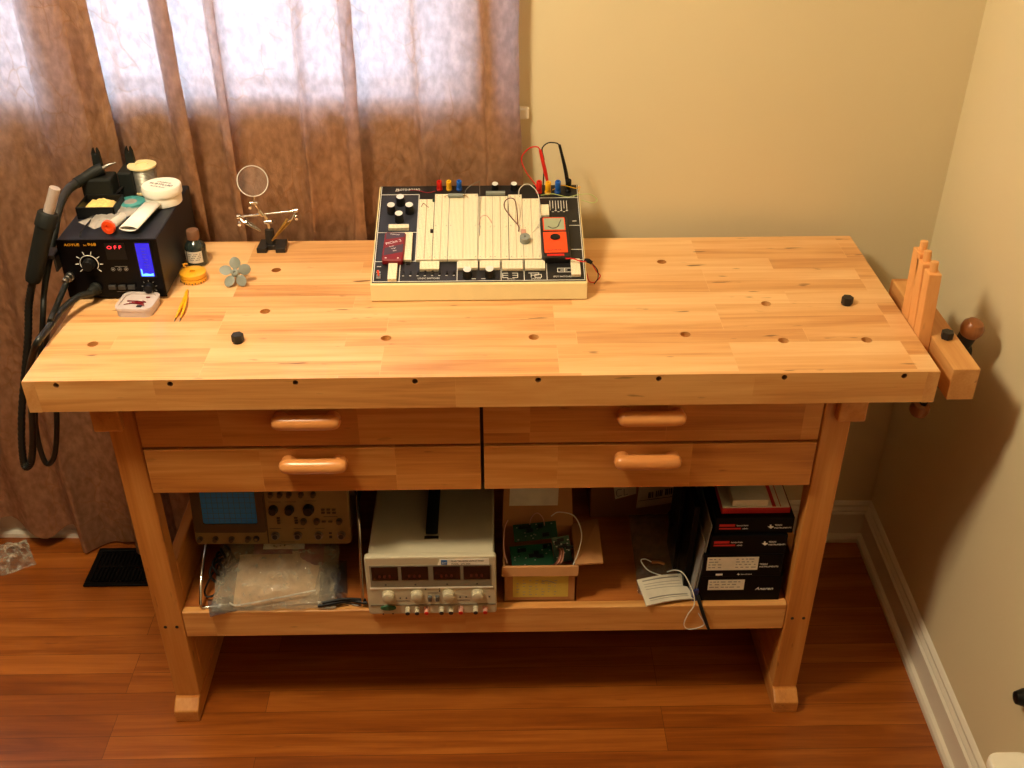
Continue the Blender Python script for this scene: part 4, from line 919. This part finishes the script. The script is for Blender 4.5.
hl_ = MB().tube([(.186, .25, .40), (.187, .19, .366), (.189, .13, .348), (.190, .085, .325), (.191, .060, .300), (.193, .0570, .2885), (.205, .0600, .2860), (.25, .068, .2858), (.35, .070, .2858), (.46, .068, .2858), (.498, .0600, .2860), (.508, .057, .2880), (.512, .058, .298), (.513, .062, .33), (.513, .10, .44), (.505, .16, .48), (.494, .20, .47)], .0030, 10, sm=5).build('wire_handle', 'chrome', os_)
MB().cyl((.484, .20, .47), (.500, .20, .47), .012).build('handle_pivot', 'scope_dark', os_)
MB(OM).box(.02, .30, -.012, .004, -.28, -.24).build('rear_foot', 'scope_dark', os_, bevel=.004)
# coiled cables
m = MB()
for k in range(5):
    pts = []
    for q in range(15):
        t = q/14*2*PI; pts.append((.212+.004*k+.010*math.sin(t*2+k), .135+.030*math.cos(t)+.006*k, S+.006+.024*(1+math.sin(t))+.003*k))
    m.tube(pts, .0028, 7)
m.tube([(.205, .125, .320), (.192, .095, .300), (.200, .080, .295), (.215, .090, .296), (.225, .12, .31)], .0022, 7)
single('black_cable', m, 'black_plastic', 'bundle of black cable under the left end of the oscilloscope', 'cable', (.20, .12, S))
m = MB(); m.tube([(0.4240, 0.0510, 0.2940), (0.4480, 0.0540, 0.2960), (0.4870, 0.0620, 0.2960), (0.5210, 0.0550, 0.2960)], .0035, 8); m.tube([(0.4330, 0.0530, 0.3000), (0.4770, 0.0610, 0.3020), (0.5190, 0.0620, 0.2980)], .003, 8)
single('black_cable', m, 'black_plastic', 'short length of black cable on the shelf between plastic bag and power supply', 'cable', (0.4760, 0.0600, 0.2900))
# plastic bag with cardboard-coloured contents
bg_ = thing('parts_bag', 'crumpled clear bag holding tan padded pouch, on the shelf under the oscilloscope', 'plastic bag', (.35, .12, S))
TL = math.radians(24)
ux = Vector((1, 0, 0)); uy = Vector((0, math.cos(TL), math.sin(TL)))
m = pill(MB(), (.338, .112, S+.029), (.996, .09, 0), uy, .084, .058, .012, .0008, 20, 14, seed=2); m.build('pouch', 'envelope', bg_)
MB().tube([(.250, .054, S+.020), (.268, .051, S+.017), (.34, .060, S+.025), (.418, .075, S+.031)], .0017, 8).build('pouch_edge', 'white_paper', bg_)
m = pill(MB(), (.322, .178, S+.062), ux, uy, .040, .022, .006, .004, 14, 8, seed=6); m.build('red_packet', 'dark_red', bg_)
m = pill(MB(), (.400, .160, S+.052), ux, uy, .026, .026, .006, .004, 12, 8, seed=16); m.build('red_packet', 'dark_red', bg_)
m = pill(MB(), (.345, .170, S+.068), ux, uy, .042, .010, .004, .002, 14, 6, seed=6); m.build('white_slip', 'label_white', bg_)
m = pill(MB(), (.232, .062, S+.004), (.9, .3, 0), (-.3, .9, .1), .028, .022, .012, .006, 14, 10, seed=12); m.build('lilac_film', 'bag_static', bg_)
m = pill(MB(), (.335, .122, S+.034), (1, .02, 0), (-.02, .93, .36), .122, .080, .048, .010, 40, 28, seed=4); m.build('film', 'bag_film', bg_)
m = pill(MB(), (.445, .110, S+.004), (1, .1, 0), (-.1, .95, .3), .030, .060, .030, .012, 16, 16, seed=14); m.build('dark_film', 'bag_static', bg_)
# bench power supply
PX0, PX1, PF = .5265, .7785, .036
ps = thing('power_supply', 'beige bench power supply with four dark meters and black top strap', 'power supply', (.652, .15, S))
MB().box(PX0+.006, PX1-.004, PF+.012, .370, S+.004, S+.146).build('case', 'psu_beige', ps, bevel=.004)
MB().prism(rrect(PX0, PX1, S+.002, S+.146, .006), -PF-.014, -PF).bm.free()
FM = Matrix(((1, 0, 0, PX0), (0, 0, -1, PF), (0, 1, 0, S), (0, 0, 0, 1)))     # face frame: u right, v up, z towards viewer
MB(FM).prism(rrect(0, .252, .001, .150, .006), -.014, 0).build('bezel', 'psu_beige', ps, bevel=.003)
k_ = .000336; kv = .000455
def U(x): return (x-25)*k_
def Vv(y): return (725-y)*kv
MB(FM).box(U(52), U(748), Vv(560), Vv(440), 0, .0012).build('meter_surround', 'psu_grey', ps)
for x0, x1 in ((62, 213), (232, 385), (415, 568), (588, 740)):
    w_ = MB(FM).box(U(x0), U(x1), Vv(520), Vv(446), .0012, .0020).build('meter', 'meter_glass', ps)
    m = MB(FM)
    for k in range(3): m.text('8', .011, (U(x0)+.012+k*.010, Vv(506), .0021), (1, 0, 0), (0, 1, 0), .00005)
    m.build('unlit_digits', 'wire_brown', w_)
    MB(FM).box(U((x0+x1)/2)-.0018, U((x0+x1)/2)+.0018, Vv(550), Vv(544), .0012, .0018).build('indicator', 'ink', ps)
MB(FM).box(U(45), U(755), Vv(571), Vv(564), 0, .0015).build('trim_line', 'white_plastic', ps)
MB(FM).box(U(40), U(770), Vv(672), Vv(664), 0, .0012).build('trim_line', 'psu_grey', ps)
for x in (147, 313, 497, 665): MB().lathe(FM @ Vector((U(x), Vv(606), 0)), [(.0125, 0), (.0125, .003), (.0112, .004), (.0108, .012), (.009, .013), (0, .013)], 26, ax=(0, -1, 0)).build('knob', 'psu_beige', ps)
for x in (388, 431): MB(FM).box(U(x-11), U(x+11), Vv(640), Vv(612), 0, .006).build('push_button', 'grey_dark', ps, bevel=.001)
m = MB(FM)
for x, y in ((215, 627), (250, 627), (563, 625), (598, 625), (733, 625), (365, 577), (445, 575), (445, 588), (108, 720), (165, 718)): m.box(U(x-4), U(x+4), Vv(y+3), Vv(y-3), 0, .001)
m.box(U(375), U(438), Vv(600), Vv(598), 0, .0004); m.box(U(190), U(270), Vv(645), Vv(643), 0, .0004); m.box(U(545), U(620), Vv(645), Vv(643), 0, .0004)
m.build('printed_marks', 'ink', ps)
MB(FM).prism([(U(141)+.0155*math.cos(k*PI/12), Vv(680)+.0062*math.sin(k*PI/12)) for k in range(24)], 0, .004).build('power_button', 'green_button', ps, bevel=.001)
for x, tip in ((255, 'ink'), (310, 'ink'), (365, 'red'), (453, 'ink'), (508, 'ink'), (565, 'red'), (652, 'ink'), (708, 'red')):
    t_ = MB().lathe(FM @ Vector((U(x), Vv(688), 0)), [(.0052, 0), (.0052, .004), (.0042, .005), (.0048, .006), (.0048, .013)], 16, ax=(0, -1, -.12)).build('terminal', 'psu_beige' if tip == 'ink' else 'wire_pink', ps)
    MB().lathe(FM @ Vector((U(x), Vv(688), 0))+Vector((0, -.0129, -.0016)), [(.0044, 0), (.0044, .0012), (0, .0014)], 14, ax=(0, -1, -.12)).build('collar', tip, t_)
ls = MB(FM).prism([(U(440), Vv(441)), (U(735), Vv(441)), (U(735), Vv(408)), (U(455), Vv(408))], 0, .0008).build('name_strip', 'white_plastic', ps)
m = MB(FM); m.box(U(462), U(497), Vv(437), Vv(412), .0008, .0012); m.build('logo_block', 'bright_blue', ls)
m = MB(FM); m.text('GW', .0062, (U(466), Vv(431), .0013), (1, 0, 0), (0, 1, 0), .0001, width=.009); m.build('logo_letters', 'white_plastic', ls)
m = MB(FM); m.text('DUAL TRACKING WITH 5V FIXED', .0052, (U(520), Vv(422), .0010), (1, 0, 0), (0, 1, 0), .0001, width=.062); m.text('MODEL : GPC-3030', .0052, (U(520), Vv(438), .0010), (1, 0, 0), (0, 1, 0), .0001, width=.036); m.build('lettering', 'ink', ls)
m = MB(); m.tube([(.653, .105, S+.147), (.653, .125, S+.157), (.653, .20, S+.161), (.653, .30, S+.157), (.653, .32, S+.147)], .0125, 10)
m.bm.transform(Matrix.Translation((0, 0, S+.147)) @ Matrix.Diagonal((1, 1, .35, 1)) @ Matrix.Translation((0, 0, -S-.142))); m.build('strap', 'black_soft', ps)
MB().box(.639, .667, .089, .098, S+.146, S+.1495).build('strap_clip', 'chrome', ps, bevel=.0005)
# open cardboard box with circuit boards
cb_ = thing('open_carton', 'small open cardboard box with yellow label beside the power supply', 'cardboard box', (.865, .12, S))
X0, X1, Y0, Y1, ZT = .792, .937, .068, .194, S+.093; t = .003
m = MB(); m.box(X0, X1, Y0, Y1, S+.0003, S+t); m.box(X0, X1, Y0, Y0+t, S, ZT); m.box(X0, X1, Y1-t, Y1, S, ZT); m.box(X0, X0+t, Y0, Y1, S, ZT); m.box(X1-t, X1, Y0, Y1, S, ZT); m.build('body', 'card', cb_)
m = MB(); m.hexa([(X0-.003, Y0-.008, ZT-.018), (X1+.002, Y0-.008, ZT-.019), (X1+.002, Y0-.005, ZT-.019), (X0-.003, Y0-.005, ZT-.018), (X0-.002, Y0-.003, ZT), (X1+.003, Y0-.003, ZT), (X1+.003, Y0, ZT+.001), (X0-.002, Y0, ZT+.001)]); m.build('flap', 'card', cb_)
m = MB(); m.hexa([(X1, Y0+.004, ZT-.002), (X1+.052, Y0+.010, ZT-.004), (X1+.052, Y1+.006, ZT+.006), (X1, Y1, ZT-.002), (X1, Y0+.004, ZT+.001), (X1+.052, Y0+.010, ZT-.001), (X1+.052, Y1+.006, ZT+.009), (X1, Y1, ZT+.001)]); m.build('flap', 'card', cb_)
m = MB(); m.hexa([(X0, Y1-.003, ZT-.001), (X1, Y1-.003, ZT-.001), (X1, Y1, ZT-.001), (X0, Y1, ZT-.001), (X0+.004, Y1+.020, ZT+.090), (X1-.004, Y1+.020, ZT+.090), (X1-.004, Y1+.023, ZT+.090), (X0+.004, Y1+.023, ZT+.090)]); m.build('flap', 'card', cb_)
m = MB(); m.box(.809, .917, Y1+.0025, Y1+.0050, ZT+.030, ZT+.056); lb = None; m.bm.free()
m = MB(); m.hexa([(.806, Y1+.0062, ZT+.045), (.905, Y1+.0062, ZT+.045), (.905, Y1+.0075, ZT+.045), (.806, Y1+.0075, ZT+.045), (.808, Y1+.0160, ZT+.085), (.907, Y1+.0160, ZT+.085), (.907, Y1+.0175, ZT+.085), (.808, Y1+.0175, ZT+.085)]); m.build('shipping_label', 'label_white', cb_)
m = MB(); m.box(.811, .921, Y0-.0006, Y0, S+.012, S+.068); yl = m.build('label', 'label_yellow', cb_)
m = MB()
for k in range(7):
    for q in range(6):
        if (k*3+q) % 5: m.box(.818+k*.0125, .818+k*.0125+.003+.0015*((q+k) % 3), Y0-.0009, Y0-.0006, S+.018+q*.0075, S+.0193+q*.0075)
m.tube([(.868, Y0-.001, S+.052), (.876, Y0-.001, S+.056), (.884, Y0-.001, S+.054), (.893, Y0-.001, S+.050)], .0009, 5); m.build('handwriting', 'print_grey', yl)
def pcb(lab, M, w_, h_, n):
    p = thing('circuit_board', lab, 'circuit board', M.translation, 'circuit boards in the open carton')
    MB(M).box(-w_/2, w_/2, -h_/2, h_/2, 0, .0016).build('board', 'pcb', p)
    random.seed(n)
    for k in range(5):
        x, y = random.uniform(-w_*.38, w_*.32), random.uniform(-h_*.35, h_*.3); MB(M).box(x, x+random.uniform(.008, .02), y, y+.007, .0016, .0046).build('chip', 'black_plastic', p)
    m = MB(M)
    for k in range(12): x, y = random.uniform(-w_*.45, w_*.42), random.uniform(-h_*.45, h_*.42); m.box(x, x+.003, y, y+.002, .0016, .003)
    m.build('solder_pads', 'solder', p); return p
pcb('long green circuit board topmost at the back of the open carton', Matrix.Translation((.858, .158, ZT+.012)) @ Matrix.Rotation(.10, 4, 'Z') @ Matrix.Rotation(.55, 4, 'X') @ Matrix.Rotation(-.08, 4, 'Y'), .088, .036, 1)
pcb('green circuit board with light components at the front of the open carton', Matrix.Translation((.850, .112, ZT-.012)) @ Matrix.Rotation(.12, 4, 'Z') @ Matrix.Rotation(.30, 4, 'X'), .085, .050, 2)
pcb('small dark green board standing at the right inside the open carton', Matrix.Translation((.910, .125, ZT-.006)) @ Matrix.Rotation(.2, 4, 'Z') @ Matrix.Rotation(.9, 4, 'X'), .036, .05, 3)
m = MB()
for k in range(6): m.tube([(.880+.003*k, .080+.002*k, ZT-.02), (.898+.002*k, .085, ZT-.004), (.905+.0015*k, .105, ZT+.004), (.900+.002*k, .130, ZT-.006)], .0013, 6, mi=k % 3)
single('ribbon_wires', m, ['wire_brown', 'knob_wood', 'wire_pink'], 'curved bundle of coloured wires inside the open carton', 'wires', (.89, .10, ZT), 'wires in the open carton')
single('loose_wire', MB().tube([(.930, .080, ZT-.01), (.942, .095, ZT+.018), (.948, .120, ZT+.040), (.935, .150, ZT+.058), (.905, .165, ZT+.056), (.890, .165, ZT+.046)], .0012, 7), 'wire_white', 'white wire looping over the right rim of the open carton', 'wire', (.93, .08, ZT), 'wires in the open carton')
single('loose_wire', MB().tube([(.800, .090, ZT-.01), (.794, .100, ZT+.020), (.796, .130, ZT+.045), (.803, .150, ZT+.050)], .0010, 7), 'wire_pink', 'pinkish wire looping over the left rim of the open carton', 'wire', (.80, .09, ZT), 'wires in the open carton')
single('loose_wire', MB().tube([(.845, .165, ZT+.010), (.850, .172, ZT+.035), (.862, .175, ZT+.046), (.874, .172, ZT+.034), (.878, .165, ZT+.012)], .0009, 7), 'wire_pink', 'small pink wire arch at the back of the open carton', 'wire', (.86, .17, ZT), 'wires in the open carton')
# big carton behind
bc = thing('large_carton', 'large brown cardboard box with white barcode label at the back of the shelf', 'cardboard box', (1.09, .40, S))
MB().box(.985, 1.195, .325, .470, S+.0005, .53).build('body', 'card_dark', bc, bevel=.002)
m = MB()
def quad(m, pts, mi=0, off=0):
    vs_ = [m.v(Vector(p)+Vector((0, -off, 0))) for p in pts]; w2 = [m.v(Vector(p)+Vector((0, .0006, 0))) for p in pts]
    m.f(vs_, mi); n = len(vs_)
    for i in range(n): m.f([vs_[i], w2[i], w2[(i+1) % n], vs_[(i+1) % n]], mi)
quad(m, [(1.0860, 0.3240, 0.3080), (1.1860, 0.3240, 0.3260), (1.1900, 0.3250, 0.3790), (1.0900, 0.3240, 0.3800)]); lb = m.build('barcode_label', 'label_white', bc)
m = MB()
for k in range(13):
    x = (1.1110, 0.3240, 0.3360)[0]+k*.0040; z = (1.1110, 0.3240, 0.3360)[2]+k*.0009
    if k % 5 != 3: m.box(x, x+(.0022 if k % 3 else .0030), .3235, .3245, z, z+.016)
m.tube([(1.0890, 0.3240, 0.3280), (1.1870, 0.3240, 0.3430)], .0006, 5, sm=1); m.build('barcode', 'ink', lb)
m = MB(); quad(m, [(1.0390, 0.3240, 0.3340), (1.0840, 0.3250, 0.3480), (1.0820, 0.3240, 0.3810), (1.0320, 0.3240, 0.3810)]); lb = m.build('sticker', 'label_white', bc)
m = MB(); m.tube([(1.0520, 0.3240, 0.3620), (1.0420, 0.3240, 0.3590), (1.0430, 0.3240, 0.3430), (1.0530, 0.3240, 0.3450)], .0008, 5); m.tube([(1.0570, 0.3240, 0.3620), (1.0580, 0.3240, 0.3450), (1.0660, 0.3240, 0.3480)], .0008, 5, sm=1); m.build('sticker_letter', 'ink', lb)
# bag with manual and white cord
ab = thing('antistatic_bag', 'see-through bag with folded printed sheet inside, on the shelf in front of the large carton', 'plastic bag', (1.12, .14, S))
m = MB(); c4 = [Vector(p) for p in ((1.0750, 0.0420, 0.2910), (1.1750, 0.0610, 0.2890), (1.1520, 0.1080, 0.3130), (1.0610, 0.0920, 0.3160))]; ns = 8; g = []
for i in range(ns+1):
    for j in range(ns+1):
        s_, t_ = i/ns, j/ns; p = (c4[0]*(1-s_)+c4[1]*s_)*(1-t_)+(c4[3]*(1-s_)+c4[2]*s_)*t_; p.z += .004*math.sin(s_*3.1)+.002*math.sin(t_*5+s_*2); g.append(p)
T = [m.v(p) for p in g]; B = [m.v(p-Vector((0, 0, .0025))) for p in g]; I = lambda i, j: i*(ns+1)+j
for i in range(ns):
    for j in range(ns): m.f([T[I(i, j)], T[I(i+1, j)], T[I(i+1, j+1)], T[I(i, j+1)]], 0, True); m.f([B[I(i, j+1)], B[I(i+1, j+1)], B[I(i+1, j)], B[I(i, j)]], 0, True)
for k in range(ns):
    for (a1, a2) in ((I(k, 0), I(k+1, 0)), (I(k+1, ns), I(k, ns)), (I(0, k+1), I(0, k)), (I(ns, k), I(ns, k+1))): m.f([T[a1], B[a1], B[a2], T[a2]])
mp = m.build('printed_sheet', 'sheet_white', ab)
m = MB()
for k in range(6):
    t_ = (.12, .20, .55, .66, .76, .90)[k]
    for s0, s1 in ((.10, .9),):
        P = []
        for q in range(7):
            s_ = s0+(s1-s0)*q/6; p = (c4[0]*(1-s_)+c4[1]*s_)*(1-t_)+(c4[3]*(1-s_)+c4[2]*s_)*t_; p.z += .004*math.sin(s_*3.1)+.002*math.sin(t_*5+s_*2)+.0005; P.append(p)
        m.tube(P, .0012 if k in (1, 5) else .0005, 4, sm=1)
m.build('print', 'print_grey', mp)
m = pill(MB(), (1.128, .150, S+.028), (1, .05, 0), (-.04, .90, .44), .066, .105, .014, .004, 26, 26, seed=21); m.build('film', 'bag_thin', ab)
m = MB(); m.lathe((1.150, .205, S+.075), [(.010, 0), (.012, .002), (.012, .030), (.008, .034), (0, .035)], 16, ax=(0, .9, .42)); m.build('dark_part', 'black_plastic', ab)
m = MB(); m.tube([(1.0960, 0.1350, 0.3220), (1.1100, 0.1300, 0.3260), (1.1200, 0.1300, 0.3210)], .0032, 8); m.build('orange_plug', 'knob_wood', ab)
m = MB(); m.tube([(1.0960, 0.1350, 0.3220), (1.0810, 0.1300, 0.3350), (1.0710, 0.1200, 0.3390), (1.0850, 0.1100, 0.3230), (1.1090, 0.1050, 0.3140), (1.1250, 0.1000, 0.3130), (1.1410, 0.0900, 0.2980), (1.1610, 0.0800, 0.2850), (1.1720, 0.0600, 0.2760), (1.1860, 0.0460, 0.2570), (1.1960, 0.0440, 0.2360), (1.1820, 0.0440, 0.2250), (1.1640, 0.0440, 0.2230), (1.1550, 0.0440, 0.2370), (1.1610, 0.0440, 0.2650), (1.1710, 0.0460, 0.2850), (1.1710, 0.0550, 0.3030), (1.1640, 0.0700, 0.3190), (1.1510, 0.0850, 0.3370), (1.1360, 0.0950, 0.3360), (1.1220, 0.1000, 0.3270)], .0011, 7)
m.tube([(1.1230, 0.1000, 0.3160), (1.1100, 0.0900, 0.3040), (1.1050, 0.0850, 0.2870), (1.1090, 0.0800, 0.2690)], .0010, 7)
single('white_cord', m, 'wire_white', 'tangled thin white cord trailing over the front shelf rail', 'cord', (1.1490, 0.0800, 0.2820))
single('black_rod', MB().tube([(1.1660, 0.1500, 0.3530), (1.1750, 0.1000, 0.3170), (1.1820, 0.0550, 0.2920), (1.1930, 0.0400, 0.2600), (1.2040, 0.0360, 0.2300)], [.0035, .0036, .0038, .0038, .0030], 10, sm=2), 'black_plastic', 'thin black rod leaning over the front shelf rail beside the black boxes', 'rod', (1.1840, 0.0500, 0.2830))
# stack of black boxes
def boxt(name, label, x0, x1, y0, y1, z0, z1, grp='black product boxes stacked on the shelf', rot=0, mat='box_black'):
    t_ = thing(name, label, 'box', ((x0+x1)/2, (y0+y1)/2, z0), grp)
    MB().box(x0, x1, y0, y1, z0, z1).build('body', mat, t_, bevel=.0012)
    return t_
FY = .062
def ink_lines(m, x0, x1, z0, z1, y, rows, seed):
    random.seed(seed)
    for r in range(rows):
        z = z1-(r+.6)*(z1-z0)/rows; x = x0
        while x < x1-.004:
            w_ = random.uniform(.003, .010); m.box(x, min(x+w_, x1), y-.0003, y, z, z+(z1-z0)/rows*.32); x += w_+random.uniform(.0015, .006)
def ti(m, x, z, s, y, M=None):
    """small state-shaped mark"""
    m2 = MB(); pts = [(.35, 1), (.62, 1), (.62, .66), (1, .62), (1.05, .38), (.78, .22), (.62, 0), (.48, .22), (.30, .30), (.22, .42), (0, .55), (.0, .6), (.35, .62)]
    a = [m.v((x+px*s, y-.0003, z+pz*s)) for px, pz in pts]; m.f(a)
    m2.bm.free()
b1 = boxt('product_box', 'black box with small white label, bottom of the stack', 1.1810, 1.3445, FY, .25, S, .3475)
MB().box(1.198, 1.270, FY-.0005, FY, .3125, .3390).build('label', 'label_white', b1)
m = MB(); m.text('Anaren', .0110, (1.2930, FY-.0004, .3110), depth=.0002, width=.036, shear=.3); m.build('lettering', 'print_white', b1)
m = MB(); ink_lines(m, 1.201, 1.262, .316, .337, FY-.0005, 3, 4); m.build('small_print', 'print_grey', b1)
b2 = boxt('product_box', 'black box with wide white address label, second from bottom of the stack', 1.1835, 1.3395, FY, .24, .3475, .4045)
MB().box(1.1905, 1.2910, FY-.0005, FY, .3650, .3985).build('label', 'label_white', b2)
for a_, c_, sd_ in ((1.194, 1.219, 9), (1.247, 1.287, 8)):
    m = MB(); ink_lines(m, a_, c_, .3685, .3965, FY-.0005, 4, sd_); m.build('small_print', 'print_grey', b2)
m = MB(); m.text('TEXAS', .0055, (1.2940, FY-.0003, .3775), depth=.0001); m.text('INSTRUMENTS', .0055, (1.2940, FY-.0003, .3710), depth=.0001, width=.037); m.box(1.2105, 1.2240, FY-.0003, FY, .3510, .3555); ti(m, 1.2520, .3505, .0060, FY); m.text('TEXAS INSTRUMENTS', .0035, (1.2600, FY-.0003, .3520), depth=.0001, width=.022); m.build('lettering', 'print_white', b2)
b3 = boxt('product_box', 'black box with red and white print, third from bottom of the stack', 1.1930, 1.3410, FY+.001, .25, .4045, .4520)
b4_ = boxt('product_box', 'black box with red and white print, topmost black one of the stack', 1.1990, 1.3500, FY+.007, .27, .4520, .4910)
for t_, z, y, x in ((b3, .4330, FY+.001, 1.199), (b4_, .4700, FY+.007, 1.207)):
    m = MB(); m.box(x, x+.030, y-.0003, y, z, z+.006); m.box(x, x+.042, y-.0003, y, z-.007, z-.003); m.build('red_print', 'paper_red', t_)
    m = MB(); m.text('Evaluation Module', .005, (x+.033, y-.0003, z+.001), depth=.0001, width=.022); m.text('eZ430', .004, (x+.045, y-.0003, z-.0065), depth=.0001); ti(m, x+.093, z-.007, .011, y); m.text('TEXAS', .0050, (x+.106, y-.0003, z+.001), depth=.0001); m.text('INSTRUMENTS', .0050, (x+.106, y-.0003, z-.006), depth=.0001, width=.033); m.build('lettering', 'print_white', t_)
rb = thing('flat_box', 'flat white box with red stripe and red edge on top of the black boxes', 'box', (1.275, .16, .482))
MB().box(1.211, 1.343, FY+.020, .255, .4910, .5035).build('red_edge', 'paper_red', rb, bevel=.001)
MB().box(1.213, 1.341, FY+.022, .253, .5035, .5055).build('top_sheet', 'label_white', rb)
m = MB(); m.box(1.308, 1.315, FY+.022, .253, .5055, .5059); m.box(1.323, 1.3245, FY+.022, .253, .5055, .5059); m.build('stripe', 'paper_red', rb)
wx = thing('small_white_box', 'small white box lying on the flat red-edged box', 'box', (1.265, .15, .506))
MB().box(1.231, 1.299, FY+.024, .240, .5059, .5205).build('body', 'label_white', wx, bevel=.001)
m = MB(); m.box(1.233, 1.297, FY+.0245, .238, .5205, .5207); m.build('top_panel', 'wire_white', wx)
# upright folders left of the stack
for i, (x0, x1, y0, lean, zt, mat, lab) in enumerate(((1.1440, 1.1520, .150, .004, .520, 'box_black', 'black folder standing leftmost beside the stack of boxes'), (1.1660, 1.1690, .062, .017, .425, 'print_grey', 'thin low pale booklet standing between black folder and box stack'),
        (1.1530, 1.1645, .085, .008, .500, 'box_black', 'thick black folder standing just left of the pale booklets'), (1.1720, 1.1748, .064, .020, .470, 'print_grey', 'taller thin pale booklet standing right against the box stack'))):
    m = MB(); y1 = .24
    m.hexa([(x0, y0, S+.0005), (x1, y0, S+.0005), (x1, y1, S+.0005), (x0, y1, S+.0005), (x0+lean, y0+.008, zt), (x1+lean, y0+.008, zt), (x1+lean, y1, zt), (x0+lean, y1, zt)])
    single('folder' if mat == 'box_black' else 'booklet', m, mat, lab, 'folder' if mat == 'box_black' else 'booklet', (x0, y0, S), 'folders and booklets beside the boxes', bevel=.0006)
m = MB(); m.prism(rrect(.0, .014, .0, .030, .003), 0, .012); m.bm.transform(Matrix.Translation((1.168, .072, S)) @ Matrix.Rotation(.2, 4, 'Z') @ Matrix.Rotation(PI/2, 4, 'X'))
single('blue_cap', m, 'navy', 'small dark blue plastic piece at the left foot of the box stack', 'cap', (1.17, .07, S))
# ---------------------------------------------------------------- tidy
bpy.context.view_layer.update()
